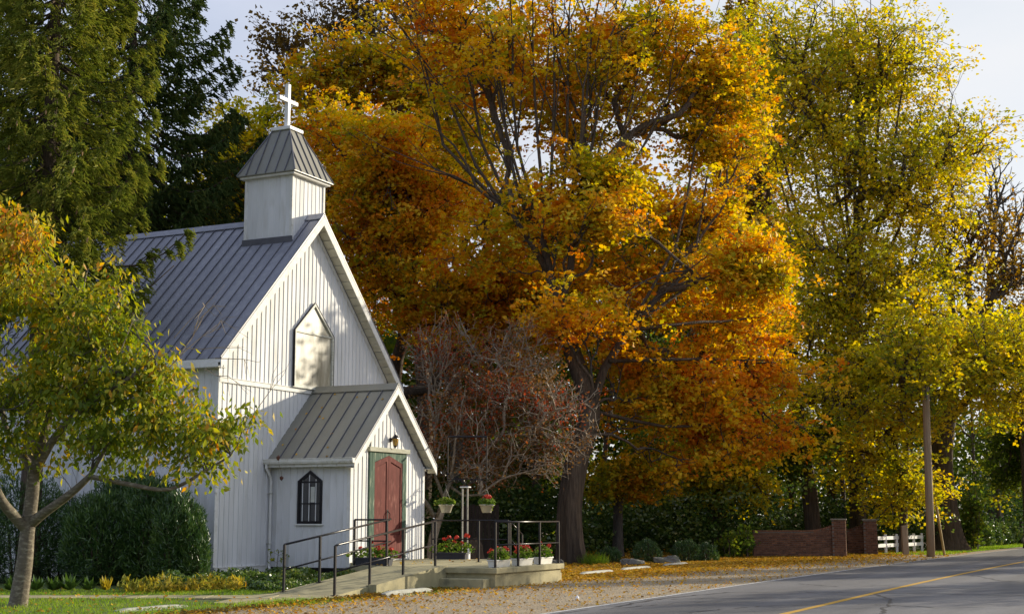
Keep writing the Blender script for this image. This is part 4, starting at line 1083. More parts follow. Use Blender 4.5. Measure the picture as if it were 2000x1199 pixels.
def pillar(label, c, w, h, me, ang):
    th = T('brick_pillar', label, 'pillar', (c[0], c[1], 0), 'W')
    th.o.rotation_euler = (0, 0, ang)
    m = MB(); m.box((-w/2+.01, -w/2+.01, 0), (w/2-.01, w/2-.01, h)); v = m
    o = m.build('core', M['mortar'])
    o.parent = th.o
    nb_ = 3; ch = .075; c_ = 0
    while c_*ch < h-.05:
        for sgn in (0, 1):
            for i in range(nb_):
                L_ = (w-.0)/nb_
                o = put('brick', me, th)
                a = -w/2+i*L_+(.5*L_ if c_ % 2 else 0)
                sc = (L_-.01)/.205
                if c_ % 2 and i == nb_-1: sc *= .5
                if sgn == 0: o.location = (a, -w/2-.012, c_*ch+.006); o.scale = (sc, .25, 1)
                else: o.location = (w/2+.012, a, c_*ch+.006); o.rotation_euler = (0, 0, math.pi/2); o.scale = (sc, .25, 1)
        c_ += 1
    m = MB(); m.bbox((-w/2-.05, -w/2-.05, h), (w/2+.05, w/2+.05, h+.06), .012); o = m.build('cap', M['cap']); o.parent = th.o
A1, A2 = g0(1470, 1088), (at(1630, 1000, 57.6)[0], 57.6)
A1 = (at(1470, 1000, 57.4)[0], 57.4)
brick_wall('low brick wall with a top that sweeps up to its end pillar', A1, A2, lambda s: 1.02+(0 if s < 2.3 else .26*((s-2.3)/1.1)**1.6), brick_me)
pillar('left brick gate pillar with stone cap, at the end of the long brick wall', (at(1637, 1000, 57.7)[0], 57.7), .54, 1.48, brick_me, -.25)
B1, B2 = (at(1653, 1000, 62.3)[0], 62.3), (at(1692, 1000, 61.6)[0], 61.6)
brick_wall('short shaded brick wing wall between the two brick pillars', B1, B2, lambda s: 1.02+.3*(s/.9)**1.5, brick_me)
pillar('right brick gate pillar beside the white rail fence', (at(1698, 1000, 61.3)[0], 61.3), .56, 1.46, brick_me, -.25)
FN = T('rail_fence', 'white two-rail fence between the brick pillar and the utility pole', 'fence', (*at(1715, 1000, 62.0)[:2], 0), 'W')
fa, fb = at(1712, 1000, 62.0), at(1800, 1000, 66.5)
for t in (.16, .40, .78, .97):
    p = fa+(fb-fa)*t; m = MB(); m.bbox((p[0]-.055, p[1]-.055, 0), (p[0]+.055, p[1]+.055, .86), .01); m.build('post', M['white'], FN)
for z in (.30, .62):
    m = MB(); q = [np.array([fa[0], fa[1]-.08]), np.array([fb[0], fb[1]-.08])]
    m.add([(*q[0], z), (*q[1], z), (q[1][0], q[1][1]+.03, z), (q[0][0], q[0][1]+.03, z), (*q[0], z+.15), (*q[1], z+.15), (q[1][0], q[1][1]+.03, z+.15), (q[0][0], q[0][1]+.03, z+.15)],
          [(0,1,5,4),(1,2,6,5),(2,3,7,6),(3,0,4,7),(4,5,6,7),(3,2,1,0)]); m.build('rail', M['white'], FN)
p = at(1766, 1000, 61.0); WP = T('wooden_post', 'short thick bare wooden post in front of the white rail fence', 'post', (p[0], p[1], 0), 'W')
m = MB(); m.prism([(p[0]-.13, 0), (p[0]+.12, 0), (p[0]+.05, 1.25), (p[0]-.15, 1.22)], 'y', p[1]-.1, p[1]+.1); m.build('shaft', M['wood'], WP)
UP = T('utility_pole', 'tall brown wooden utility pole at the road edge in front of the broad dark trunk', 'utility pole', (17.05, 58.0, 0), 'W')
m = MB(); m.tube([(17.05, 58, -.1), (17.08, 58, 3), (17.12, 58, 6.2), (17.14, 58.05, 9.2)], [.165, .158, .145, .12], 14); m.build('shaft', M['wood'], UP, smooth=True)
m = MB(); m.tube([(17.10, 57.83, 6.4), (17.12, 57.84, 8.8)], .05, 8); m.build('conduit', M['galv'], UP)
m = MB(); m.box((15.9, 57.84, 8.6), (17.8, 57.92, 8.72)); m.build('crossarm', M['wood'], UP)
for dx in (-.8, -.35, .35, .8):
    m = MB(); m.lathe((16.86+dx, 57.88, 8.72), [(.02, 0), (.045, .03), (.03, .07), (.045, .1), (.02, .15)], 8); m.build('insulator', M['galv'], UP)
GW = T('guy_wire', 'guy wire in a yellowed guard slanting up beside the utility pole', 'guy wire', (*at(1840, 1000, 60)[:2], 0), 'W')
g1, g2 = np.array([*at(1841, 1000, 60)[:2], 0]), at(1829, 990, 59.6)
m = MB(); m.tube([g1, g2], .055, 8); m.build('guard', M['yellow_guard'], GW); m = MB(); m.tube([g2, (16.9, 58.1, 8.4)], .008, 4); m.build('wire', M['galv'], GW)
OW = T('overhead_wire', 'thin dark overhead wire crossing the white sky above the right trees', 'wire', tuple(at(1500, 35, 70)), 'W')
w0, w1 = at(1250, -95, 66), at(2120, 320, 96); pts = []
for t in np.linspace(0, 1, 30):
    q = w0+(w1-w0)*t; q[2] -= 1.2*4*t*(1-t)*.6; pts.append(q)
m = MB(); m.tube(pts, .028, 4); m.build('strand', M['black'], OW)
SP = T('marker_post', 'thin dark post standing beside the clipped hedge at the right edge', 'post', (*at(1993, 1000, 84)[:2], 0), 'W')
m = MB(); c = SP.base; m.tube([(c[0], c[1], 0), (c[0], c[1], 1.35)], .10, 8); m.build('shaft', M['darkwood'], SP)
# brick house glimpsed through the trees, pale house at far right, dark board fence
HS = T('brick_house', 'dark brick house half hidden behind the trees right of the big maple', 'house', (*at(1245, 1000, 74)[:2], 0), 'W')
hx0, hx1, hy = at(1215, 1000, 72)[0], at(1420, 1000, 72)[0], 72.0
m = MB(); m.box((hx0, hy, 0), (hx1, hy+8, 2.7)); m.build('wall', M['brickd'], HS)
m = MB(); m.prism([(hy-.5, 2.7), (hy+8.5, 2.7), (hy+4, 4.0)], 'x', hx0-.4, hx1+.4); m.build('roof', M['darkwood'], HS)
for px in (1245, 1330):
    cx = at(px, 1000, hy)[0]
    m = MB(); m.box((cx-.55, hy-.02, 1.15), (cx+.55, hy-.003, 2.45)); wn_ = m.build('window', M['glassdark'], HS)
    m = MB(); ring(m, [(cx-.62, 1.08), (cx+.62, 1.08), (cx+.62, 2.52), (cx-.62, 2.52)], [(cx-.52, 1.18), (cx+.52, 1.18), (cx+.52, 2.42), (cx-.52, 2.42)], 'y', hy-.06, hy-.021); m.build('frame', M['oldtrim'], HS, sub=wn_)
HP = T('pale_house', 'pale grey house wall far off at the right edge behind the hedge', 'house', (*at(1975, 1000, 125)[:2], 0), 'W')
qx0, qx1 = at(1955, 1000, 120)[0], at(2080, 1000, 120)[0]
m = MB(); m.box((qx0, 120, 0), (qx1, 128, 3.6)); m.build('wall', M['housewall'], HP)
m = MB(); m.prism([(119.4, 3.6), (128.6, 3.6), (124, 6.0)], 'x', qx0-.4, qx1+.4); m.build('roof', M['seam'], HP)
BF = T('board_fence', 'dark upright board fence behind the hanging baskets', 'fence', (*at(920, 1000, 50)[:2], 0), 'W')
f0, f1 = at(905, 1000, 49.5)[0], at(975, 1000, 49.5)[0]; n = 9
for i in range(n):
    a = f0+(f1-f0)*i/n; m = MB(); m.box((a+.005, 49.5, 0), (a+(f1-f0)/n-.005, 49.53, 2.0+.02*(i % 3))); m.build('board', M['darkwood'], BF)
for z in (.4, 1.6):
    m = MB(); m.box((f0, 49.531, z), (f1, 49.58, z+.09)); m.build('rail', M['darkwood'], BF)

# ------------------------------------------------------------------ hedges and shrubs
def needle_bush(name, label, blobs, n, length, width, lmat, cat='bush', up=.8, base=None, stems=True, shell=.28, group=None, kite=False, frame='W'):
    """blobs: centre xyz, radii xyz"""
    bs = base if base is not None else (blobs[0][0], blobs[0][1], 0)
    th = T(name, label, cat, bs, 'W', group)
    w = np.array([b[3]*b[5]+b[4]*b[5]+b[3]*b[4] for b in blobs]); w = w/w.sum(); Cs = []; Ds = []
    for b, k in zip(blobs, w):
        m_ = int(n*k); d = rand_dirs(m_)
        lump = 1+.10*np.sin(d[:, 0]*7+b[0]*3)*np.cos(d[:, 2]*6+b[1])+.07*np.sin(d[:, 1]*11+d[:, 0]*5)
        r = (1-rng.random(m_)**1.6*shell)*lump
        Cs.append(np.array(b[:3])+d*r[:, None]*np.array(b[3:6])); Ds.append(d)
    C = np.concatenate(Cs); D_ = np.concatenate(Ds); k = C[:, 2] > .03; C, D_ = C[k], D_[k]; n_ = len(C)
    a = norm(D_*.7+np.array([0, 0, up])+rng.normal(size=(n_, 3))*.55); b_ = norm(np.cross(a, rng.normal(size=(n_, 3))))
    s = rng.uniform(.6, 1.3, (n_, 1)); quads(C, a*length*.5*s, b_*width*.5*s, rng.random(n_), lmat, 'foliage', th.base, th, shape='kite' if kite else 'blade')
    if stems:
        m = MB()
        for b in blobs:
            for i in range(9):
                d = rand_dirs(1)[0]; d[2] = abs(d[2])+.3; e = np.array(b[:3])+d*np.array(b[3:6])*.75
                s_ = np.array([b[0]+d[0]*.2, b[1]+d[1]*.2, 0]); m.tube([s_, (s_+e)/2+np.array([0, 0, .1]), e], [.03, .02, .008], 5)
        m.build('stems', M['bark'], th)
    return th
def gxy(px, d): return at(px, 1000, d)[:2]
y1 = gxy(265, 34.6)
needle_bush('yew_bush', 'large dense dark green yew against the church side wall, its right side sunlit',
    [(gxy(200, 34.2)[0], 34.2, 1.05, 1.0, .8, 1.15), (gxy(300, 34.1)[0], 34.1, 1.15, .85, .7, 1.40), (gxy(255, 34.9)[0], 34.9, 1.3, 1.2, .8, 1.38), (gxy(350, 33.55)[0], 33.55, 1.0, .68, .7, 1.2), (gxy(378, 33.4)[0], 33.4, .7, .42, .5, .8)], 60000, .13, .032, M['l_yew'])
needle_bush('yew_bush', 'dark shaded yew behind the cherry trunk at the left edge',
    [(gxy(40, 35.5)[0], 35.5, 1.2, 1.3, 1.0, 1.45), (gxy(-60, 35)[0], 35, 1.2, 1.1, 1., 1.5), (gxy(115, 36)[0], 36, 1.0, .9, .8, 1.2)], 26000, .11, .032, M['l_yew'])
needle_bush('round_bush', 'round dark clipped bush between the two grey rocks', [(gxy(1262, 50.5)[0], 50.5, .32, .52, .45, .50)], 5000, .07, .03, M['l_yew'])
needle_bush('spreading_bush', 'wide low dark evergreen bush right of the flat rock', [(gxy(1340, 51.5)[0], 51.5, .30, .55, .5, .48), (gxy(1378, 51.8)[0], 51.8, .25, .45, .45, .42)], 8000, .08, .03, M['l_yew'])
needle_bush('round_bush', 'small dark bush at the foot of the thin trunk beside the big maple', [(gxy(1192, 50.5)[0], 50.5, .2, .4, .4, .36)], 3000, .07, .03, M['l_yew'])
needle_bush('clipped_hedge', 'long clipped green hedge with a flat top beside the road at far right',
    [(gxy(px, 78+i*2.)[0], 78+i*2., .55, 1.0, .8, .78) for i, px in enumerate((1905, 1922, 1940, 1958, 1975))], 16000, .12, .09, M['l_cover'], cat='hedge', kite=True, up=.3)
needle_bush('leafy_bush', 'loose green-leafed bush at the left end of the long brick wall',
    [(gxy(1425, 56)[0], 56, .45, .45, .45, .55), (gxy(1452, 56.5)[0], 56.5, .6, .40, .4, .75), (gxy(1405, 56.5)[0], 56.5, .35, .35, .4, .4)], 1100, .15, .11, M['l_green'], kite=True, shell=1.0, up=.2)
needle_bush('leafy_bush', 'dull green bush against the right foot of the broad oak trunk',
    [(gxy(1885, 70)[0], 70, .9, .9, .8, 1.1), (gxy(1902, 70)[0], 70, 1.9, .7, .8, 1.2)], 1500, .2, .15, M['l_green'], kite=True, shell=1.0, up=.1)
needle_bush('grass_tuft', 'spiky green grass tuft at the right foot of the big maple', [(gxy(1160, 48.5)[0], 48.5, .05, .5, .3, .26)], 900, .34, .02, M['l_grass'], cat='grass', stems=False, shell=.9, up=2)

def plant_leaves(C, length, width, lmat, name, kind='stuff', up=.5, tintv=None, flat=.3, label=None):
    n = len(C); a = norm(rng.normal(size=(n, 3))+np.array([0, 0, up])); b_ = norm(np.cross(a, rng.normal(size=(n, 3))*.6+np.array([0, 0, 0.2])))
    s = rng.uniform(.6, 1.3, (n, 1)); base = C.mean(0)*np.array([1, 1, 0]) if n else (0, 0, 0)
    o = quads(C, a*length*.5*s, b_*width*.5*s, rng.random(n) if tintv is None else tintv, lmat, name, base); o.location = tuple(base); o['kind'] = kind
    if label: o['label'] = label
    return o
# glossy ground cover along the church foot (px 300..640) and yellowed perennials left of it
def band(n, ax, ay, bx, by, w, h, pw=1.0):
    t = rng.random(n); c = np.array([ax, ay])[None]*(1-t[:, None])+np.array([bx, by])[None]*t[:, None]
    d = np.array([bx-ax, by-ay]); d = d/np.linalg.norm(d); nn = np.array([-d[1], d[0]]); u = rng.uniform(-1, 1, n)
    prof = np.sqrt(np.maximum(0, 1-u*u)); lump = .75+.35*np.sin(t*31)*np.sin(t*13+u*2)
    return np.stack([c[:, 0]+nn[0]*u*w, c[:, 1]+nn[1]*u*w, rng.random(n)**.6*h*prof*np.clip(lump, .4, 1.1)+.02], 1)
p_a, p_b = g0(300, 1150), g0(640, 1145)
G1 = np.concatenate([band(9000, *loc2w(-3.3, -1.2)[:2], *loc2w(.5, -3.7)[:2], .62, .42), band(6000, *loc2w(-.7, -.7)[:2], *loc2w(2.1, -1.2)[:2], .7, .34), band(3500, *loc2w(.6, -3.0)[:2], *loc2w(2.2, -2.9)[:2], .5, .25), band(4000, *loc2w(-3.0, -3.6)[:2], *loc2w(-.6, -4.2)[:2], .45, .22)])
plant_leaves(G1, .075, .05, M['l_cover'], 'ground_cover', label='glossy green ground cover along the foot of the church')
G2 = band(1500, *g0(235, 1158), *g0(470, 1152), .45, .36); plant_leaves(G2[::2], .20, .06, M['l_hosta'], 'yellowed_ground_cover', up=1.2, label='yellowing broad leaves in front of the yew')
r_ = np.random.default_rng(9)
for i, (px, lab) in enumerate([(20, 'pale green hosta clump at the left edge behind the cherry trunk'), (70, 'hosta clump just right of the cherry trunk'), (105, 'upright pale hosta clump, second right of the cherry trunk'), (135, 'tallest hosta clump in front of the dark yew'), (172, 'pale hosta clump in front of the yew middle'), (208, 'yellowing hosta clump nearest the yellow leaves')]):
    x, y = g0(px, 1156); th = T('hosta', lab, 'plant', (x, y, 0), 'W', 'hostas along the path')
    n = 34; an = r_.uniform(0, 6.28, n); el = r_.uniform(.5, 1.4, n); d = np.stack([np.cos(an)*np.cos(el), np.sin(an)*np.cos(el), np.sin(el)], 1)
    L_ = r_.uniform(.16, .34, n)[:, None]*(1.25 if i == 3 else 1); b_ = norm(np.cross(d, np.array([0, 0, 1.])))
    quads(np.array([x, y, .03])+d*L_*.6, d*L_*.5, b_*.05, np.clip(r_.random(n)*.5+(.5 if i == 5 else 0), 0, 1), M['l_cover'] if i < 5 else M['l_hosta'], 'leaves', th.base, th)
SD = T('seedling', 'small leafy seedling growing at the corner by the downspout', 'plant', (2.05, -.5, 0))
m = MB(); m.tube([(2.05, -.5, 0), (2.03, -.48, .35), (2.06, -.5, .75)], .008, 4)
LC = []
for z, dx, dy in ((.72, -.12, .12), (.70, .1, -.14), (.76, 0, 0), (.55, .02, -.16), (.5, -.1, .1)):
    m.tube([(2.05, -.5, z-.08), (2.05+dx, -.5+dy, z)], .004, 3); LC.append((2.05+dx*1.2, -.5+dy*1.2, z-.02))
m.build('stem', M['bark'], SD)
LC = np.repeat(np.array(LC), 7, 0)+rng.normal(size=(35, 3))*.05; a, b = leaf_axes(35, .12, .06, .3, .8); quads(LC, a, b, rng.random(35)*.4, M['l_cherry'], 'leaves', SD.base, SD)

# ------------------------------------------------------------------ grass, fallen leaves, pebbles
def scatter_poly(n, fn): return np.array(fn(n))
n = 90000                                            # grass blades on the visible lawn
lx = rng.uniform(-26, -4.0, n); ly = rng.uniform(22.5, 33.5, n); Lc = w2loc(np.stack([lx, ly, lx*0], 1))
k = (Lc[:, 1] > -6.75+.25*np.sin(Lc[:, 0]*1.3)) & (Lc[:, 0] < -2.6) & ~((ly > 28.12) & (ly < 29.18)) & ~((Lc[:, 0] > -6.9) & (Lc[:, 1] < -4.3) & (Lc[:, 1] > -5.75) ) & (ly < 31.5)
C = np.stack([lx, ly, lx*0+.02], 1)[k]
def grass(C, h, w, name, label, z=0.0):
    n = len(C); a = norm(rng.normal(size=(n, 3))*.45+np.array([0, 0, 1.])); a[:, 2] = np.abs(a[:, 2]); b_ = norm(np.cross(a, rng.normal(size=(n, 3)))); s = rng.uniform(.5, 1.3, (n, 1))*h
    v = np.stack([C-b_*w, C+b_*w, C+a*s], 1).reshape(-1, 3); base = C.mean(0)*np.array([1, 1, 0])
    me = raw_mesh(name, v-base, np.arange(3*n), np.full(n, 3), False, M['l_grass'], rng.random(n)); o = put(name, me); o.location = tuple(base); o['kind'] = 'stuff'; o['label'] = label
grass(C, .055, .006, 'grass', 'short green lawn grass in front of the church')
n = 26000; x = rng.uniform(-7, 30, n); y = -6.6+rng.normal(size=n)*.35-np.clip((x-8)*.0, 0, 1); w_ = np.stack([*(loc2w(0, 0)[:2, None]+UU[:2, None]*x+VV[:2, None]*y), x*0], 1)
kk = (np.sin(x*2.1)+np.sin(x*.7+1) > -.6) & ~((x > -4.3) & (x < .5) & (y > -6.35)) & ~((x > .0) & (x < 4.6) & (y > -7.7)); grass(w_[kk], .06, .007, 'edge_grass', 'patchy grass along the parking edge')
n = 30000; x = rng.uniform(34, 100, n); y = rng.uniform(-11.2, -8.2, n)-.0007*x*x; w_ = np.stack([*(loc2w(0, 0)[:2, None]+UU[:2, None]*x+VV[:2, None]*y), x*0], 1); grass(w_, .09, .015, 'verge_grass', 'green grass verge beside the far road')
def litter(x, y, size, name, label, z=.012):
    n = len(x); P = np.stack([*(loc2w(0, 0)[:2, None]+UU[:2, None]*x+VV[:2, None]*y), rng.uniform(z, z+.035, n)], 1)
    a, b = leaf_axes(n, size, size*.8, .9); base = P.mean(0)*np.array([1, 1, 0])
    o = quads(P, a, b, rng.random(n), M['l_dark'] if name == 'edge_leaves' else M['l_litter'], name, base); o.location = tuple(base); o['kind'] = 'stuff'; o['label'] = label
x = rng.uniform(4.6, 40, 34000); x = np.where(rng.random(34000) < .5, np.round(x*1.1)/1.1+rng.normal(size=34000)*.28, x); y = -6.2-rng.gamma(2.0, .55, 34000)*np.clip(.45+(x-4)*.05, .4, 1.5)+rng.normal(size=34000)*.6+.4; y = np.maximum(y, -11.9+bend(30))
litter(x, y, .10, 'fallen_leaves', 'drift of orange fallen leaves right of the landing')
x = rng.uniform(4, 40, 26000); y = rng.uniform(-6.5, 6, 26000); litter(x, y, .11, 'woodland_leaves', 'fallen leaves under the trees')
x = rng.uniform(-12, 32, 8000); y = np.maximum(-12+rng.random(8000)*.5, -6.4-rng.gamma(1.3, 1.5, 8000)); litter(x, y, .07, 'scattered_leaves', 'leaves scattered over the gravel')
x = rng.uniform(-12, 6, 3200); x[::2] = rng.uniform(-4, 6, 1600); y = -6.75+rng.normal(size=3200)*.22; kq = ~((x > -.3) & (x < 4.5) & (y > -7.7)) & ~((x > -4) & (x < .5) & (y > -6.3)); litter(x[kq], y[kq], .07, 'edge_leaves', 'brown leaves caught along the parking edge')
x = rng.uniform(-14, -4, 450); y = rng.uniform(-6.5, 2, 450); litter(x, y, .07, 'lawn_leaves', 'few leaves on the lawn', .03)
x = rng.uniform(.6, 6.2, 40); y = rng.uniform(-5.2, -3.8, 40); litter(x, y, .08, 'landing_leaves', 'few dry leaves on the landing', Z+.004)
x_ = rng.uniform(2.2, 4.1, 14); y_ = rng.uniform(-2.6, -.1, 14)
P = np.stack([*(loc2w(0, 0)[:2, None]+UU[:2, None]*x_+VV[:2, None]*y_), PR-(PC-x_)*PS+.012], 1); a = norm(rng.normal(size=(14, 3))*np.array([1, 1, 0])+0*P); sl_ = norm(np.array([-PS, 0, 1])); nw_ = UU*sl_[0]+np.array([0, 0, sl_[2]])
a = norm(a-nw_*(a@nw_)[:, None]); b = np.cross(np.broadcast_to(nw_, a.shape), a); o = quads(P, a*.045, b*.035, rng.random(14), M['l_litter'], 'roof_leaves', P.mean(0)); o.location = tuple(P.mean(0)); o['kind'] = 'stuff'; o['label'] = 'few fallen leaves on the porch roof'
n = 16000; x = rng.uniform(-12, 22, n); y = rng.uniform(-12.0, -6.9, n)
P = np.stack([*(loc2w(0, 0)[:2, None]+UU[:2, None]*x+VV[:2, None]*y), x*0], 1); r = rng.uniform(.008, .024, n)[:, None]
off = np.array([[1, 0, 0], [-.5, .87, 0], [-.5, -.87, 0], [0, 0, .8]]); v = (P[:, None]+off[None]*r[:, None]*rng.uniform(.7, 1.3, (n, 4, 1))).reshape(-1, 3)
f = (np.arange(n)[:, None, None]*4+np.array([[0, 1, 3], [1, 2, 3], [2, 0, 3]])[None]).reshape(-1)
me = raw_mesh('pebbles', v-P.mean(0), f, np.full(len(f)//3, 3), False, M['pebble']); o = put('pebbles', me); o.location = tuple(P.mean(0)); o['kind'] = 'stuff'

# ------------------------------------------------------------------ trees
# cherry tree in the left foreground
cb_ = (-8.95, 25.8, 0)
def cp(px, py, d=25.8): return at(px, py, d)
CT = T('cherry_tree', 'small cherry tree with banded bark and yellow-orange leaves in the left foreground', 'tree', cb_, 'W')
trunk_mesh([(-8.92, 25.8, -.1), cp(47, 1100), cp(53, 1040), cp(63, 960), cp(66, 915)], [.16, .145, .13, .12, .105], CT, M['cherrybark'], flute=.03, flare=.12, seed=2)
m = MB()
CL = [([cp(55, 1035), cp(30, 1010, 25.6), cp(2, 975, 25.3), cp(-18, 920, 25.1), cp(-30, 800, 25)], [.11, .10, .085, .07, .05]),
      ([cp(62, 1020), cp(88, 1000, 25.6), cp(140, 962, 25.3), cp(175, 930, 25.1)], [.11, .085, .07, .055]),
      ([cp(66, 925), cp(48, 895, 26), cp(20, 860, 26.2), cp(0, 780, 26.5), cp(-5, 700, 26.7)], [.10, .075, .06, .045, .03]),
      ([cp(66, 925), cp(80, 870), cp(100, 800, 26), cp(125, 720, 26.2), cp(130, 600, 26.3)], [.11, .08, .065, .045, .028]),
      ([cp(68, 920), cp(110, 850, 25.5), cp(170, 790, 25.2), cp(250, 740, 25), cp(300, 700, 25)], [.10, .075, .06, .04, .028]),
      ([cp(175, 930, 25.1), cp(250, 945, 24.9), cp(330, 955, 24.8), cp(400, 920, 24.8), cp(450, 890, 24.8)], [.05, .042, .035, .026, .018]),
      ([cp(175, 930, 25.1), cp(220, 860, 25.3), cp(300, 820, 25.5), cp(380, 760, 25.7)], [.045, .035, .026, .018])]
for pts, rr in CL:
    fine = [np.array(p) for p in pts]; q = []; qr = []
    for i in range(len(fine)-1):
        for t in np.linspace(0, 1, 5)[:-1]:
            a = fine[max(i-1, 0)]; b = fine[i]; c = fine[i+1]; d = fine[min(i+2, len(fine)-1)]
            q.append(.5*((2*b)+(-a+c)*t+(2*a-5*b+4*c-d)*t*t+(-a+3*b-3*c+d)*t**3)); qr.append(rr[i]*(1-t)+rr[i+1]*t)
    q.append(fine[-1]); qr.append(rr[-1]); m = MB(); m.tube(q, qr, 8); m.build('limb', M['cherrybark'], CT, smooth=True)
cblobs = [(60, 470, 60, 75, 25.8, .9, 1.3), (10, 560, 90, 110, 26, 1.1), (110, 620, 120, 110, 25.6, 1.2), (230, 650, 80, 70, 25.4, 1.0, 1.1), (215, 560, 30, 40, 25.2, .5, 1), (40, 760, 120, 110, 25.8, 1.3), (180, 760, 120, 100, 25.5, 1.2), (300, 740, 90, 75, 25.2, 1.0, 1.1), (330, 830, 110, 80, 25.2, 1.0, 1.1), (430, 860, 80, 65, 25, .8, .9), (200, 870, 120, 60, 25.2, .9, .9), (60, 870, 80, 50, 25.4, .9, .35), (-60, 700, 90, 160, 25.8, 1.3, .8), (380, 920, 70, 40, 24.8, .5, .8), (490, 820, 35, 20, 25, .4, .7), (395, 700, 40, 20, 25.2, .4, .35), (-20, 900, 60, 50, 25.2, .6, .5), (290, 900, 80, 30, 24.9, .5, .6)]
tips = crown_points(cblobs, 225, 7, (.26, .26, .2), cull=False)
forks = [(c[0][-1], np.array(c[0][-1])-np.array(c[0][-2])) for c in CL]
forks += [(c[0][-2], np.array(c[0][-1])-np.array(c[0][-2])) for c in CL]
fp = np.array([f[0] for f in forks]); lab = ((tips[:, None]-fp[None])**2).sum(2).argmin(1); segs = []
for i, f in enumerate(forks):
    A = tips[lab == i]
    if len(A) > 1: segs += grow(A, f[0], f[1], .0035, .5, .25, rmax=.03)
build_limbs(segs, CT, M['cherrybark'], M['greybark'], thick=.03, base=CT.base)
# leaves hang in whorls from the twig ends
per = 11; n = len(tips)*per; C0 = np.repeat(tips, per, 0); off = rng.normal(size=(n, 3))*np.array([.16, .16, .12])
C0 = C0+off; out_d = norm(off*np.array([1, 1, .3])+rng.normal(size=(n, 3))*.05); a = norm(out_d*.6+np.array([0, 0, -.75])+rng.normal(size=(n, 3))*.35); b = norm(np.cross(a, out_d+rng.normal(size=(n, 3))*.5)); s = rng.uniform(.7, 1.2, (n, 1))
hgt = np.clip((C0[:, 2]-2.5)/4.5, 0, 1)
ti = np.clip(hgt**1.6*.46+.13+np.repeat(rng.normal(size=len(tips))*.18, per)+rng.normal(size=n)*.15+(C0[:, 0] > -6.6)*.17, 0, 1)
near = np.zeros(n, bool); cand = np.argsort(C0[:, 1]+rng.random(n)*.35); near[cand[:300]] = True
quads(C0[~near], (a*.076*s)[~near], (b*.033*s)[~near], ti[~near], M['l_cherry'], 'foliage', CT.base, CT)
leafmesh = []                                        # the 300 nearest leaves are parts of their own
for k_ in range(8):
    v_ = np.array([(-1, 0, 0), (-.55, .72, .12), (.05, 1, .2), (.6, .62, .1), (1, 0, -.12), (.6, -.62, .1), (.05, -1, .2), (-.55, -.72, .12), (0, 0, 0)])*np.array([.076, .033, .07])
    leafmesh.append(raw_mesh('leaf', v_, np.array([0, 1, 8, 1, 2, 8, 2, 3, 8, 3, 4, 8, 4, 5, 8, 5, 6, 8, 6, 7, 8, 7, 0, 8]), np.full(8, 3), False, M['l_cherry'], np.full(8, (k_+.5)/8)))
for q in np.where(near)[0]:
    nn_ = np.cross(a[q], b[q]); m3 = Matrix((Vector(a[q]), Vector(norm(b[q])), Vector(norm(nn_)))).transposed()
    o = put('leaf', leafmesh[int(min(7, ti[q]*8))], CT); o.matrix_local = Matrix.Translation(Vector(C0[q]-CT.base)) @ m3.to_4x4() @ Matrix.Scale(float(s[q, 0]), 4)
m = MB(); r_ = np.random.default_rng(31)                # bare pale twigs reaching over the roof and the wall
for (x0_, y0_, x1_, y1_) in ((330, 720, 470, 640), (330, 720, 420, 590), (380, 640, 440, 600), (360, 680, 490, 690), (400, 720, 485, 770), (410, 650, 485, 660), (340, 660, 400, 600), (420, 700, 480, 730), (200, 640, 250, 560), (110, 520, 60, 440), (160, 600, 200, 520), (480, 850, 560, 720), (230, 700, 260, 610)):
    q0, q1 = cp(x0_, y0_, 25.1), cp(x1_, y1_, 24.9); mid_ = (q0+q1)/2+r_.normal(size=3)*.12+np.array([0, 0, .16]); m.tube([q0, (q0+mid_)/2+r_.normal(size=3)*.04, mid_, (mid_+q1)/2+r_.normal(size=3)*.05+np.array([0, 0, .04]), q1], [.011, .009, .007, .005, .003], 4)
    for _ in range(2): e_ = q1+r_.normal(size=3)*.22; m.tube([mid_, (mid_+e_)/2+r_.normal(size=3)*.06, e_], [.006, .004, .002], 3)
m.build('bare_twigs', M['twig'], CT)

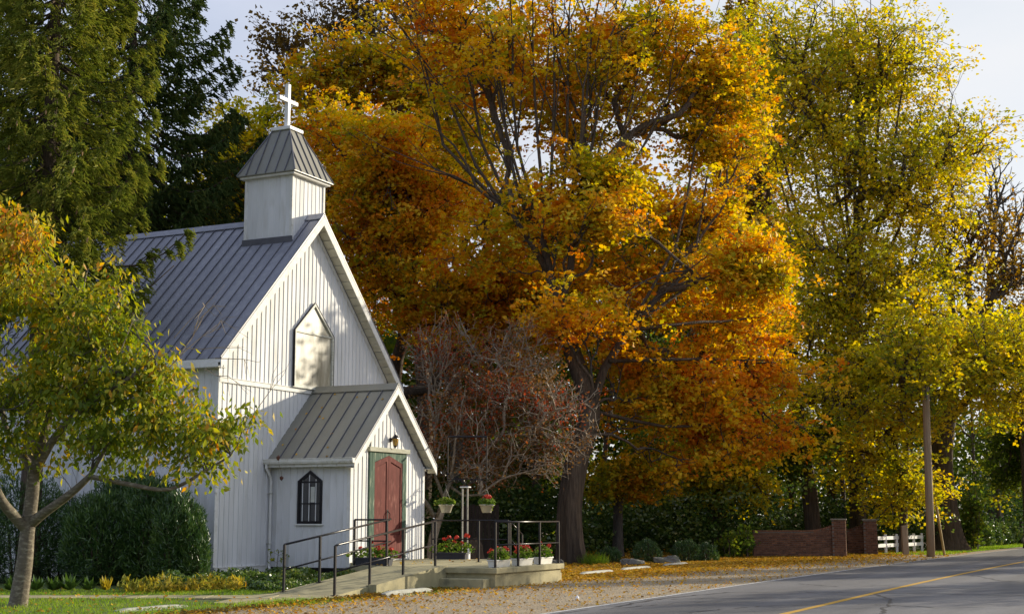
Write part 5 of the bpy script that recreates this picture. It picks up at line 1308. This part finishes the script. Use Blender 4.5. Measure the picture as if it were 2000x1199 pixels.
# spruces
def spruce(label, base, h, z0, R, n_sh, lmat, seed, cones=0, name='spruce_tree', sl=.17, sw=.035, whorl=.42, droop=.35, r_tr=.28, keep=None):
    th = T(name, label, 'tree', base, 'W'); r_ = np.random.default_rng(seed); base = np.array(base, float)
    trunk_mesh([base+np.array([0, 0, z]) for z in (-.2, h*.25, h*.5, h*.75, h)], [r_tr, r_tr*.8, r_tr*.6, r_tr*.35, .03], th, M['bark'], flute=.03, flare=.2, seed=seed)
    br = []; z = z0
    while z < h-.4:
        nb_ = r_.integers(4, 7); ph = r_.uniform(0, 6.28)
        for j in range(nb_):
            an = ph+2*math.pi*j/nb_+r_.normal()*.2; L_ = R(z)*r_.uniform(.72, 1.12)
            if L_ < .25: continue
            br.append((z+r_.normal()*.1, an, L_))
        z += whorl*r_.uniform(.8, 1.2)
    br = np.array(br); nb_ = len(br)
    def pos(i, t):
        z, an, L_ = br[i, 0], br[i, 1], br[i, 2]
        d = np.stack([np.cos(an), np.sin(an)], 1); hz = L_*t
        dz = L_*(-droop*np.sin(t*np.pi*.75)*.9+.22*t**3)
        return np.stack([base[0]+d[:, 0]*hz, base[1]+d[:, 1]*hz, z+dz], 1), d
    K = 7; ts = np.linspace(0, 1, K); P = np.stack([pos(np.arange(nb_), np.full(nb_, t))[0] for t in ts], 1); Rr = (.012+.012*br[:, 2])[:, None]*(1-.8*ts[None])
    v, f = tubes(P, Rr, 4); me = raw_mesh('limbs', v-th.base, f, np.full(len(f)//4, 4), True, M['bark']); put('limbs', me, th)
    pr = br[:, 2]**1.9; i = r_.choice(nb_, n_sh, p=pr/pr.sum()); t = 1-r_.random(n_sh)**1.5*.82
    p, d = pos(i, t); lat = np.stack([-d[:, 1], d[:, 0]], 1); L_ = br[i, 2]
    # side twigs: quantised along the limb so that sprays with gaps form
    tq = np.round(t*L_/.24)*.24/np.maximum(L_, .3); p, _ = pos(i, np.clip(tq, .05, 1)); sgn = np.where(r_.random(n_sh) < .5, -1, 1)
    hk = (i*131+np.round(t*L_/.24).astype(int)*2+(sgn > 0)) % 9973; tab = r_.random((9973, 3)); h_ = tab[hk]
    tw = (.34*L_*(1.05-tq)+.16)*(.55+.5*h_[:, 0]); u = r_.random(n_sh)**.8
    o_ = (lat*sgn[:, None]*.8+d*.6)*(tw*u)[:, None]
    hang = -(u**1.5)*tw*(.2+.6*h_[:, 1])-np.where(h_[:, 2] < .55, u*r_.random(n_sh)*.55, 0)
    C = p+np.concatenate([o_, hang[:, None]], 1)+r_.normal(size=(n_sh, 3))*.03
    if keep is not None:
        kk = keep(C); C, sgn, d, lat, u = C[kk], sgn[kk], d[kk], lat[kk], u[kk]
    n_ = len(C)
    a = norm(np.concatenate([lat*sgn[:, None]*.5+d*.7, (-.25-.5*u)[:, None]], 1)+r_.normal(size=(n_, 3))*.38); b = norm(np.cross(a, r_.normal(size=(n_, 3)))); c_ = np.cross(a, b); s = r_.uniform(.6, 1.3, (n_, 1)); ti = np.clip(r_.random(n_)*.65+u*.35, 0, 1)
    quads(np.concatenate([C, C]), np.concatenate([a, a])*sl*.5*np.concatenate([s, s]), np.concatenate([b, c_])*sw*.5, np.concatenate([ti, ti]), lmat, 'foliage', th.base, th, shape='blade')
    if cones:
        m = MB(); m.lathe((0, 0, 0), [(.006, .0), (.016, -.02), (.024, -.05), (.023, -.09), (.015, -.13), (.004, -.15)], 8); o = None
        me = bpy.data.meshes.new('cone'); me.from_pydata([tuple(q) for q in m.v], [], m.f); me.update(); me.materials.append(M['conebrown'])
        cand = np.where((C[:, 1] < base[1]-.2) & (u > .6))[0]; ch = r_.choice(cand, cones, replace=False)
        for q in ch:
            o = put('cone', me, th); o.location = tuple(C[q]-th.base+np.array([0, 0, -.02])); o.rotation_euler = (r_.normal()*.15, r_.normal()*.15, 0); s_ = r_.uniform(.8, 1.15); o.scale = (s_, s_, s_)
    return th
sb_ = at(95, 1000, 37.6); sbx = (sb_[0], 37.6, 0)
sbx = (at(60, 1000, 35.4)[0], 35.4, 0)
def spR(z): return max(.3, 3.6*(1-(max(z-6.5, 0)/22))**.8) if z > 8.6 else 2.3+(z-6)*.35
spruce('tall Norway spruce with hanging cones and sunlit yellow-green boughs in front of the church roof', sbx, 24, 7.2, spR, 105000, M['l_spruce'], 5, cones=64, sl=.17, sw=.045, whorl=.42,
       keep=lambda C: ~((C[:, 0] > at(285, 500, 35)[0]) & (C[:, 2] < 8.2)))
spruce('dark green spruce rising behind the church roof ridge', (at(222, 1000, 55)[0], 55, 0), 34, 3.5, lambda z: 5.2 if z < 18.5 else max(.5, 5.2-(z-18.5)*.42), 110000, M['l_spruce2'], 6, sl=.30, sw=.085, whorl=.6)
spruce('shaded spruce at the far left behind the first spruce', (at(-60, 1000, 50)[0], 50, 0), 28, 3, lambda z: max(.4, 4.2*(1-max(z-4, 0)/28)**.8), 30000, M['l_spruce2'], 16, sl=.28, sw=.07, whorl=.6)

# broadleaf trees
def P_(px, py, d): return tuple(at(px, py, d))
def gp(px, d): a = at(px, 1000, d); return (a[0], d, 0)
# big maple
b7 = gp(1117, 49.5)
mt_ = [(b7[0], 49.5, -.1), P_(1112, 1000, 49.5), P_(1125, 900, 49.7), P_(1150, 800, 50), P_(1120, 700, 50.3), P_(1090, 620, 50.5)]
fk = [(P_(1090, 620, 50.5), np.array([-.15, 0, 1]), .16), (P_(1060, 470, 50.7), np.array([-.25, 0, 1]), .13), (P_(1150, 800, 50), np.array([.5, .2, .8]), .12), (P_(1230, 640, 50.6), np.array([.6, .3, .7]), .11), (P_(1145, 850, 49.9), np.array([.9, .3, .15]), .10), (P_(1000, 420, 50.5), np.array([-.4, 0, .9]), .10), (P_(1120, 420, 50.9), np.array([.15, 0, .95]), .12), (P_(1120, 980, 49.5), np.array([.9, .2, .2]), .06), (P_(1100, 560, 50.6), np.array([.8, 0, .4]), .08), (P_(1080, 540, 50.6), np.array([-.9, 0, .3]), .08)]
th, tp7 = broad_tree('maple_tree', 'huge maple with fluted double trunk and glowing orange crown right of the church', b7, mt_, [.40, .345, .315, .28, .235, .21],
    [(1000, 130, 170, 190, 52.5, 3.4, .5), (1200, 110, 220, 170, 54, 3.5, .8), (1390, 170, 95, 150, 55, 2.6, 1.25), (1180, 350, 110, 60, 51, 1.6, 1.5), (1090, 430, 150, 60, 50.6, 1.8, .9), (1400, 300, 90, 90, 55.5, 2.4, 1.1), (1330, 430, 130, 90, 54.5, 2.4, .9), (1270, 560, 120, 70, 53.5, 2.2, 1.1), (1420, 640, 120, 60, 55.5, 2.2, 1.1), (1500, 730, 90, 45, 56, 1.8, 1.3), (1330, 740, 140, 55, 54.5, 2.2, 1.0), (1400, 830, 110, 50, 54.5, 1.8, 1.2), (1480, 860, 90, 35, 55, 1.6, 1.1), (1230, 790, 70, 50, 52.5, 1.5, .6), (1440, 510, 60, 60, 56, 1.8, .7), (860, 60, 120, 120, 52.5, 3, .5), (1100, 250, 200, 90, 53.5, 2.5, .22), (1340, 760, 120, 60, 53, 1.8, .8), (1330, 900, 70, 35, 53.5, 1.2, .9), (930, 480, 90, 70, 52, 2, .8), (1180, 520, 90, 60, 53, 2, .7), (1462, 512, 45, 55, 49.2, .7, 5.0), (1485, 550, 40, 50, 49.5, .7, 5.0), (1130, 620, 90, 60, 48.8, 1.2, .9), (1220, 690, 80, 60, 52.5, 2, 1.0), (1180, 420, 80, 60, 49.5, 1.2, .8)],
    640, 10, 22, .18, M['l_maple'], forks=fk, bark='maplebark', rtip=.010, flute=.26, flare=.18, spread=(1.15, 1.15, .6), lspread=(.32, .32, .15), flat=.3, kup=.35, cullp=.93, power=.42,
    tintf=lambda C: np.where((C[:, 0] > 2.5) & (C[:, 2] > 11.5), -.12, 0)+np.where(C[:, 2] < 8.5, .10, 0)+np.where(C[:, 0] < -1, .04, 0))
m = MB()
for pts, r0, r1 in (([P_(1135, 860, 49.8), P_(1180, 720, 50.4), P_(1230, 640, 50.6)], .20, .12), ([P_(1090, 620, 50.5), P_(1075, 540, 50.6), P_(1060, 470, 50.7)], .21, .14), ([P_(1075, 540, 50.6), P_(1040, 480, 50.5), P_(1000, 420, 50.5)], .13, .09), ([P_(1090, 620, 50.5), P_(1115, 520, 50.7), P_(1120, 420, 50.9)], .16, .11)):
    m.tube(pts, np.linspace(r0, r1, len(pts)), 9)
for (x1_, y1_, d1_, x0_, y0_) in ((700, -40, 53, 1010, 430), (790, 60, 52, 1010, 440), (860, -60, 53, 1020, 430), (930, -60, 52, 1035, 440), (985, -60, 51.5, 1050, 450), (1040, -60, 51, 1055, 430), (1080, -60, 51.5, 1065, 450), (1120, -60, 51.5, 1100, 440), (1180, -60, 52, 1110, 430),
        (1240, -50, 52.5, 1115, 440), (1310, -20, 53.5, 1120, 450), (1370, 60, 54, 1120, 480), (1430, 160, 55, 1225, 645), (1480, 260, 56, 1230, 640), (1450, 380, 55.5, 1230, 640), (1530, 600, 56, 1228, 645), (1560, 700, 56, 1190, 705), (1480, 850, 55, 1150, 800), (820, 240, 51.5, 1010, 430), (1150, 80, 50.8, 1100, 430), (960, 120, 50.6, 1040, 440), (1220, 180, 51.5, 1115, 440)):
    q0, q1 = at(x0_, y0_, 50.7 if y0_ < 560 else 50.2), at(x1_, y1_, d1_); mid1 = q0+(q1-q0)*.33+np.array([(q1[0]-q0[0])*.10, 0, -.1])+rng.normal(size=3)*.12; mid2 = q0+(q1-q0)*.68+np.array([-(q1[0]-q0[0])*.02, 0, .25])+rng.normal(size=3)*.2
    m.tube([q0, (q0+mid1)/2+rng.normal(size=3)*.04, mid1, (mid1+mid2)/2+rng.normal(size=3)*.06, mid2, (mid2+q1)/2+rng.normal(size=3)*.08, q1], [.075, .065, .055, .048, .038, .026, .012], 6)
    if y0_ < 500:
        for _ in range(3):
            f_ = rng.uniform(.25, .7); s0_ = mid1 if f_ < .5 else mid2; e_ = q1+rng.normal(size=3)*np.array([1.6, .8, 1.2]); mm = (s0_+e_)/2+rng.normal(size=3)*.2+np.array([0, 0, -.2]); m.tube([s0_, (s0_+mm)/2+rng.normal(size=3)*.06, mm, (mm+e_)/2+rng.normal(size=3)*.1, e_], [.032, .028, .022, .015, .007], 5)
m.build('main_limbs', M['bark'], th, smooth=True)
# orange maple behind the church, right of the steeple
b6 = gp(760, 62)
broad_tree('maple_tree', 'rounded orange maple directly right of the steeple, trunk hidden by the church', b6, [(b6[0], 62, -.1), (b6[0]+.1, 62, 3), (b6[0], 62.1, 6)], [.4, .32, .28],
    [(760, 330, 110, 110, 58, 2.4, 1.3), (690, 250, 90, 90, 60, 2.5, .8), (860, 420, 80, 90, 58.5, 2.2, 1.1), (760, 470, 140, 90, 58.5, 2.6, 1.1), (930, 560, 110, 60, 57.5, 2.2, 1.3), (1060, 570, 110, 70, 57.5, 2.0, 1.2), (820, 590, 90, 80, 58.5, 2.2, .9), (1000, 650, 120, 60, 58, 2.0, .8), (720, 560, 60, 60, 60, 2, .6)],
    350, 10, 25, .18, M['l_maple'], rtip=.010, spread=(1.1, 1.1, .6), lspread=(.34, .34, .18), flat=.3)
# dull olive-orange maple above the steeple
b5 = gp(820, 70)
broad_tree('maple_tree', 'olive and dull orange maple rising behind the cross', b5, [(b5[0], 70, -.1), (b5[0]+.2, 70, 6), (b5[0]-.2, 70.2, 11)], [.45, .36, .30],
    [(640, 160, 70, 80, 68, 2.4, 1.2), (620, 260, 60, 80, 68, 2.2, 1.0), (740, 120, 110, 70, 69, 3, 1.1), (820, 200, 130, 110, 69, 3.2, 1.1), (900, 320, 100, 120, 69, 3, .8), (960, 120, 120, 120, 71, 3, .7), (660, 380, 80, 80, 67, 2.4, .8), (1000, 420, 90, 100, 70, 3, .5)],
    280, 9, 20, .21, M['l_maple2'], rtip=.012, spread=(1.3, 1.3, .7), lspread=(.38, .38, .22), flat=.35)
# sparse dark-leaved tree above
b4 = gp(900, 78)
broad_tree('oak_tree', 'tall thin-leaved tree with dark dangling leaves against the sky above the steeple', b4, [(b4[0], 78, -.1), (b4[0]-.4, 78, 9), (b4[0]-1.2, 78, 16)], [.5, .4, .3],
    [(560, 80, 60, 60, 76, 2.2, .9), (540, 140, 50, 50, 76, 2, .7), (640, 50, 80, 50, 77, 2.5, .9), (720, 20, 90, 60, 77, 2.5, .9), (780, -60, 200, 80, 78, 4, .6), (560, 200, 30, 50, 76, 1.5, .6)],
    120, 8, 7, .24, M['l_dark'], rtip=.02, spread=(1.1, 1.1, .6), lspread=(.4, .4, .3), flat=.1, bark='greybark', tw='greybark', kup=.1)
# yellow tree behind the steeple
b3 = gp(470, 66)
broad_tree('maple_tree', 'bright yellow tree between the dark spruce and the steeple', b3, [(b3[0], 66, -.1), (b3[0], 66, 5), (b3[0]+.2, 66, 8)], [.3, .24, .2],
    [(460, 300, 55, 90, 65, 2.2, 1.2), (500, 240, 40, 60, 66, 2, .9), (440, 400, 60, 70, 65, 2.2, .8), (520, 330, 45, 60, 66, 2, .8)],
    110, 7, 24, .2, M['l_yellow'], rtip=.012, lspread=(.36, .36, .26), flat=.25)
# crab-apple with tangled twigs
b8 = (at(850, 1000, 44.5)[0], 44.5, 0)
cfk = [(P_(880, 930, 44.6), np.array([.5, 0, .8]), .05), (P_(850, 900, 44.8), np.array([0, 0, 1]), .05), (P_(935, 965, 44.4), np.array([1, 0, .2]), .05), (P_(830, 930, 44.5), np.array([-.3, 0, 1]), .045), (P_(980, 850, 45), np.array([.8, 0, .6]), .05)]
th, t8 = broad_tree('crabapple_tree', 'low spreading tree of tangled pale twigs with few dark red leaves behind the baskets', b8, [(b8[0], 44.5, -.1), P_(845, 1060, 44.5), P_(862, 1000, 44.5)], [.15, .12, .10],
    [(960, 760, 150, 120, 45.5, 2.3, .9), (1060, 800, 100, 110, 45.5, 2, 1.0), (880, 820, 90, 100, 45.2, 1.8, .9), (960, 900, 140, 60, 45, 1.8, .9), (860, 700, 70, 90, 46, 1.6, .6), (1090, 880, 70, 60, 45.2, 1.3, .9), (1000, 660, 90, 40, 46, 1.5, .6)],
    520, 12, 3, .09, M['l_red'], bark='twig', tw='twig', rtip=.007, spread=(.42, .42, .36), lspread=(.15, .15, .13), flat=.1, forks=cfk, kup=.05, flute=.12, cull=False, power=.36)
m = MB()
for pts, r0, r1 in (([P_(855, 1010, 44.5), P_(868, 970, 44.5), P_(885, 925, 44.6)], .095, .055), ([P_(848, 1010, 44.5), P_(835, 985, 44.5), P_(815, 960, 44.5), P_(805, 900, 44.6)], .09, .04), ([P_(880, 950, 44.6), P_(905, 968, 44.5), P_(950, 965, 44.4)], .05, .035), ([P_(866, 970, 44.5), P_(850, 930, 44.7), P_(848, 895, 44.8)], .06, .045), ([P_(885, 925, 44.6), P_(930, 890, 44.8), P_(980, 850, 45)], .055, .045)):
    m.tube(pts, np.linspace(r0, r1, len(pts)), 8)
m.build('main_limbs', M['cherrybark'], th, smooth=True)
# small shaded orange tree
b9 = gp(1206, 57)
broad_tree('maple_tree', 'small dull-orange maple on a thin trunk right of the big maple', b9, [(b9[0], 57, -.1), P_(1207, 1000, 57), P_(1210, 960, 57)], [.22, .19, .17],
    [(1215, 930, 65, 30, 55.5, 1.4, 1), (1180, 960, 40, 20, 55.2, 1, .7), (1250, 960, 45, 22, 55.5, 1, .9), (1270, 900, 50, 35, 56, 1.2, .7)], 60, 7, 26, .14, M['l_maple2'], bark='greybark', rtip=.01, spread=(.6, .6, .25), lspread=(.25, .25, .14), flat=.5)
# tall yellow-green maple
b10 = gp(1675, 68)
th, _t = broad_tree('maple_tree', 'tallest yellow-green maple on a straight dark trunk behind the right brick pillar', b10, [(b10[0], 68, -.1), P_(1672, 900, 68), P_(1665, 760, 68), P_(1668, 600, 68.2), P_(1672, 480, 68.4)], [.42, .38, .35, .30, .24],
    [(1620, 110, 130, 120, 68.5, 3.6, 1.0), (1740, 150, 110, 120, 69, 3.4, .9), (1560, 230, 90, 120, 69, 3.2, .8), (1700, 320, 170, 120, 68, 3.6, .8), (1860, 280, 85, 80, 69, 2.8, 1.1), (1500, 60, 60, 70, 69, 2.6, .6), (1800, 400, 90, 100, 67.5, 3, 1.0), (1620, 480, 130, 110, 67.5, 3.2, .9), (1740, 560, 140, 100, 66.5, 3, 1.05), (1600, 640, 120, 90, 66.5, 3, .9), (1700, 700, 120, 60, 65.5, 2.6, .9), (1560, 780, 90, 60, 66, 2.4, .8)],
    600, 10, 15, .18, M['l_yellow'], forks=[(P_(1672, 480, 68.4), np.array([0, 0, 1]), .22), (P_(1667, 640, 68.1), np.array([.4, 0, .8]), .18), (P_(1665, 760, 68), np.array([-.5, 0, .6]), .14), (P_(1668, 560, 68.2), np.array([-.3, 0, .9]), .16), (P_(1665, 780, 68), np.array([.8, -.2, .3]), .12)],
    rtip=.011, spread=(1.9, 1.9, 1.2), lspread=(.34, .34, .24), flat=.15, kup=.55)
m = MB()
for (x1_, y1_, x0_, y0_) in ((1480, 60, 1660, 700), (1530, 20, 1664, 620), (1585, -30, 1668, 560), (1625, -30, 1668, 600), (1660, -30, 1672, 480), (1700, -20, 1672, 500), (1745, 10, 1672, 520), (1790, 60, 1670, 580), (1840, 120, 1668, 620), (1890, 210, 1667, 680), (1900, 300, 1666, 720), (1860, 420, 1666, 760), (1500, 250, 1664, 700), (1540, 380, 1664, 760), (1820, 560, 1668, 820), (1560, 560, 1666, 820)):
    q0, q1 = at(x0_, y0_, 68.1), at(x1_, y1_, 68.5+rng.normal()); mid1 = q0+(q1-q0)*.35+np.array([(q1[0]-q0[0])*.12, 0, -.3]); mid2 = q0+(q1-q0)*.7+np.array([(q1[0]-q0[0])*.06, 0, .0])+rng.normal(size=3)*.2
    m.tube([q0, (q0+mid1)/2+rng.normal(size=3)*.06, mid1, (mid1+mid2)/2+rng.normal(size=3)*.1, mid2, (mid2+q1)/2+rng.normal(size=3)*.12, q1], [.10, .09, .078, .066, .052, .034, .015], 6)
m.build('main_limbs', M['bark'], th, smooth=True)
# lower yellow foliage in front of the pole and oak
b13 = gp(1760, 64)
broad_tree('maple_tree', 'low golden maple spreading its leaves around the utility pole', b13, [(b13[0], 64, -.1), P_(1765, 960, 64), P_(1770, 860, 64)], [.2, .17, .15],
    [(1810, 660, 120, 110, 56.3, 1.3, .8), (1850, 700, 150, 80, 60.5, 2.4, 1.0), (1950, 700, 120, 90, 62, 2.4, 1.1), (1760, 800, 100, 70, 61, 2, .8), (1900, 790, 100, 50, 62, 1.8, .6), (1990, 780, 70, 60, 64, 2, .7), (1700, 740, 100, 80, 63, 2.4, .6), (1720, 900, 70, 60, 63.5, 1.6, 1.0), (1780, 950, 60, 50, 63.5, 1.3, 1.0), (1960, 640, 60, 40, 63, 1.6, .8), (1740, 980, 60, 40, 64.5, 1.2, .9), (1620, 860, 80, 50, 64, 1.8, .7)],
    300, 9, 15, .18, M['l_yellow'], rtip=.01, spread=(1.2, 1.2, .6), lspread=(.3, .3, .18), flat=.4)
# broad oak
b12 = gp(1852, 68)
broad_tree('oak_tree', 'broad dark oak trunk with crooked limbs behind the utility pole', b12, [(b12[0], 68, -.1), P_(1848, 1000, 68), P_(1840, 900, 68), P_(1850, 800, 68), P_(1860, 720, 68.2)], [.72, .60, .55, .5, .42],
    [(1900, 480, 80, 80, 70, 2.6, .8), (1980, 560, 70, 90, 70, 2.6, .9), (1850, 620, 70, 60, 69, 2.2, .7), (1960, 440, 60, 50, 70, 2, .4), (2040, 650, 80, 120, 70, 3, 1.0), (1930, 640, 90, 60, 69, 2.4, 1.0), (1820, 540, 60, 80, 69.5, 2, .6), (1990, 500, 60, 60, 70, 2.4, .8)],
    190, 7, 7, .2, M['l_bronze'], rtip=.022, spread=(1., 1., .6), lspread=(.38, .38, .26), flat=.25, flute=.07, forks=[(P_(1860, 720, 68.2), np.array([.2, 0, 1]), .32), (P_(1855, 760, 68), np.array([.9, 0, .5]), .26), (P_(1850, 800, 68), np.array([1, 0, .15]), .2)], kup=.15, power=.42)
# olive tree between maple and yellow maple
b11 = gp(1590, 76)
broad_tree('oak_tree', 'brown-olive thinning tree between the orange maple and the yellow maple', b11, [(b11[0], 76, -.1), P_(1578, 950, 76), P_(1560, 820, 76), P_(1530, 640, 76)], [.5, .42, .36, .3],
    [(1500, 160, 70, 120, 77, 3, .9), (1480, 330, 80, 110, 77, 3.2, .9), (1520, 470, 80, 110, 76, 3, .9), (1440, 420, 80, 90, 78, 3, .5), (1500, 600, 90, 90, 75, 3, .8), (1460, 740, 90, 70, 74, 3, .6)],
    230, 8, 14, .20, M['l_bronze'], rtip=.016, lspread=(.36, .36, .28), flat=.2, kup=.3, tw='twig')
# bare dead tree
b14 = gp(1945, 96)
broad_tree('dead_tree', 'leafless dead tree with crooked bare branches against the white sky at right', b14, [(b14[0], 96, -.1), P_(1935, 800, 96), P_(1930, 640, 96), P_(1935, 540, 96)], [.5, .42, .34, .24],
    [(1935, 370, 40, 110, 96, 2.5, 1), (1985, 420, 40, 100, 97, 2.5, .9), (1910, 480, 40, 90, 96, 2, .6)], 40, 6, 0, .2, M['l_dark'], rtip=.03, spread=(.8, .8, .8), kup=.6, bark='greybark', tw='greybark', power=.36)
# young trees, trunks under the canopy
for i, (px, d, w, top, lab, blobs) in enumerate([
    (1402, 63, .24, 700, 'slim trunk with green and yellow leaves left of the long brick wall', [(1400, 800, 90, 60, 62, 2, 1), (1440, 880, 60, 50, 62, 1.6, .9), (1370, 920, 60, 40, 62, 1.5, .8), (1460, 950, 50, 30, 62, 1.3, .7)]),
    (1590, 66, .40, 820, 'leaning dark trunk directly behind the long brick wall', [(1600, 860, 80, 40, 67, 2, .9), (1540, 880, 70, 50, 67, 2, .9)]),
    (1628, 78, .32, 700, 'dark trunk between the leaning trunk and the tallest maple', [(1640, 780, 90, 70, 78, 3, .8), (1640, 900, 80, 60, 77, 2.4, .8)]),
    (1340, 75, .3, 760, 'slender shaded trunk behind the low evergreen bushes', [(1320, 820, 100, 70, 75, 3, .8), (1290, 700, 100, 80, 75, 3, .6)]),
    (1280, 70, .16, 800, 'thin shaded trunk left of the brick house window', [(1300, 880, 70, 50, 70, 2, .8)]),
    (1048, 60, .2, 800, 'thin dark trunk between the landing and the big maple', [(1040, 900, 70, 60, 62, 2, .8), (1000, 960, 60, 40, 62, 1.6, .8)]),
    (2010, 74, .35, 800, 'dark green leafed tree at the right edge beyond the hedge', [(1990, 860, 70, 70, 76, 3, 1), (2050, 900, 80, 80, 76, 3, 1), (1960, 930, 50, 50, 78, 2.4, .9)])]):
    bb = gp(px, d); lean = .35 if i == 1 else 0.05
    broad_tree('woodland_tree', lab, bb, [(bb[0], d, -.1), (bb[0]-lean*.5, d, 2.5), (bb[0]-lean*1.4, d, at(px, top, d)[2])], [w, w*.85, w*.65], blobs, 34*len(blobs), 7, 20, .19, [M['l_yellow'], M['l_green'], M['l_yellow'], M['l_green'], M['l_green'], M['l_green'], M['l_green']][i],
               rtip=.012, lspread=(.36, .36, .24), flat=.35, bark='bark')
# columnar poplars peeping over the crown, top right of the maple
for i, (px, lab) in enumerate([(1425, 'leftmost thin poplar tip over the maple crown'), (1447, 'second thin poplar tip over the maple crown'), (1468, 'third thin poplar tip over the maple crown')]):
    bb = gp(px, 115)
    broad_tree('poplar_tree', lab, bb, [(bb[0], 115, 0), (bb[0], 115, 20), (bb[0], 115, 38)], [.3, .25, .12], [(px, 40, 7, 70, 115, .5, 1), (px, 180, 12, 90, 115, .8, 1)], 34, 8, 8, .26, M['l_bronze'], rtip=.015, spread=(.3, .3, .9), lspread=(.2, .2, .3), flat=.1, group='poplars behind the maple', cull=False)
# woodland behind everything
def wood(name, label, boxes, n, size, lmat, clump=1.6, seed=1):
    r_ = np.random.default_rng(seed); Cs = []
    tot = sum(b[6] for b in boxes)
    for (px0, px1, z0, z1, d0, d1, w_) in boxes:
        k = int(n*w_/tot); nc_ = max(6, k//60)
        d = r_.uniform(d0, d1, nc_); px = r_.uniform(px0, px1, nc_); x = (px-1000)/FPX*d; z = z0+(z1-z0)*r_.random(nc_)
        c = np.stack([x, d, z], 1); i = r_.integers(0, nc_, k)
        Cs.append(c[i]+r_.normal(size=(k, 3))*np.array([clump, clump, clump*.6])*.6)
    C = np.concatenate(Cs); C = C[(C[:, 2] > .05)]; C = C[~shades_church(C)]
    n_ = len(C); a, b = leaf_axes(n_, size, size*.85, .3); base = C.mean(0)*np.array([1, 1, 0])
    o = quads(C, a, b, r_.random(n_), lmat, name, base); o.location = tuple(base); o['kind'] = 'stuff'; o['label'] = label
wood('far_woodland', 'dark green woodland mass far behind the trees', [(560, 1000, .5, 14, 84, 96, 1.2), (980, 1500, .5, 22, 88, 100, 2.4), (1480, 2100, .5, 9, 96, 112, 1), (-150, 600, .5, 20, 70, 84, 1.2)], 105000, .42, M['l_green'], 2.4, 2)
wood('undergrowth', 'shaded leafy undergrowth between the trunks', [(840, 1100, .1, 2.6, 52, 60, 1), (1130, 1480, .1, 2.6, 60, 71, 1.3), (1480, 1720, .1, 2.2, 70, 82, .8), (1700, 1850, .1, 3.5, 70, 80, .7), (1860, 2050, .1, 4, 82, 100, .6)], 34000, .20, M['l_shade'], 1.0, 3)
wood('light_undergrowth', 'yellow-green saplings and leaves between the trunks', [(860, 1100, .3, 2.4, 50, 56, .5), (1150, 1470, .2, 3.2, 57, 64, 1), (1500, 1720, 1, 4.5, 64, 74, .8), (1700, 1850, .3, 4.5, 66, 74, .9)], 7000, .17, M['l_cover'], .7, 4)
r_ = np.random.default_rng(77)
for i, (px, lab) in enumerate([(700, 'distant trunk seen low behind the church roof'), (905, 'distant trunk left of the double post'), (972, 'distant trunk right of the hanging red geraniums'), (1010, 'distant trunk above the flower boxes'), (1168, 'distant trunk just right of the big maple trunk'),
        (1240, 'distant trunk left of the house window'), (1312, 'distant trunk above the flat rock'), (1365, 'distant trunk above the spreading bush'), (1432, 'distant trunk above the leafy orange bush'), (1500, 'distant trunk over the left end of the brick wall'),
        (1545, 'distant trunk over the middle of the brick wall'), (1650, 'distant trunk over the left brick pillar'), (1720, 'distant trunk over the near end of the white fence'), (1755, 'distant trunk behind the wooden post'), (1905, 'distant trunk left of the clipped hedge'), (1950, 'distant trunk over the clipped hedge')]):
    d = float(r_.uniform(74, 92)); bb = gp(px, d); r0 = float(r_.uniform(.13, .3))
    th = T('background_tree', lab+', dark in the shaded wood', 'tree', bb, 'W', 'shaded trunks of the wood behind')
    h = float(r_.uniform(11, 17)); lx_ = r_.normal()*.5
    trunk_mesh([(bb[0], d, -.1), (bb[0]+lx_*.4, d, h*.5), (bb[0]+lx_, d, h)], [r0, r0*.75, r0*.35], th, M['bark'], k=8, seed=i)
    A = np.array([bb[0]+lx_, d, h*.8])+r_.normal(size=(60, 3))*np.array([1.8, 1.8, h*.16]); segs = grow(A, (bb[0]+lx_*.6, d, h*.55), (0, 0, 1), .012, .5, .4, rmax=.12); build_limbs(segs, th, M['bark'], M['greybark'], base=th.base)
# trees on the other side of the road: they stand beside the picture and shade road and gravel
for i, (lx_, ly_, h, R_, nt_) in enumerate([(27, -23.4, 9.5, 1.35, 200), (36, -25, 10, 2.0, 220), (24, -31, 10, 3.6, 260), (47, -26, 12, 3.0, 260)]):
    w_ = loc2w(lx_, ly_); th = T('roadside_tree', ['narrow columnar maple', 'slim upright maple', 'broad low maple', 'tall round maple'][i]+' across the road, beside the view, casting shade over the asphalt', 'tree', (w_[0], w_[1], 0), 'W')
    trunk_mesh([(w_[0], w_[1], -.1), (w_[0], w_[1], 2), (w_[0]+.1, w_[1], h*.4)], [.22, .2, .16], th, M['bark'], k=10, seed=i)
    d = rand_dirs(nt_)*rng.random((nt_, 1))**.5; tips = np.array([w_[0], w_[1], h*.55])+d*np.array([R_, R_, h*.42]); tips = tips[tips[:, 2] > .4]
    build_limbs(grow(tips, (w_[0]+.1, w_[1], h*.38), (0, 0, 1), .012, .5, .3, rmax=.16), th, M['bark'], M['greybark'], base=th.base)
    C = np.repeat(tips, 34, 0)+rng.normal(size=(len(tips)*34, 3))*.32; a, b = leaf_axes(len(C), .2, .17, .3); ok = ~shades_church(C)&(C[:, 2] > .1); quads(C[ok], a[ok], b[ok], rng.random(ok.sum()), M['l_maple'], 'foliage', th.base, th)

for o in list(COL.objects):
    if o.parent is not None and o.type == 'MESH' and o.name.split('.')[0] in ('foliage', 'twigs', 'faded_blooms', 'stems', 'leaves', 'trailing_leaves', 'bare_twigs', 'limbs'):
        o['kind'] = 'stuff'
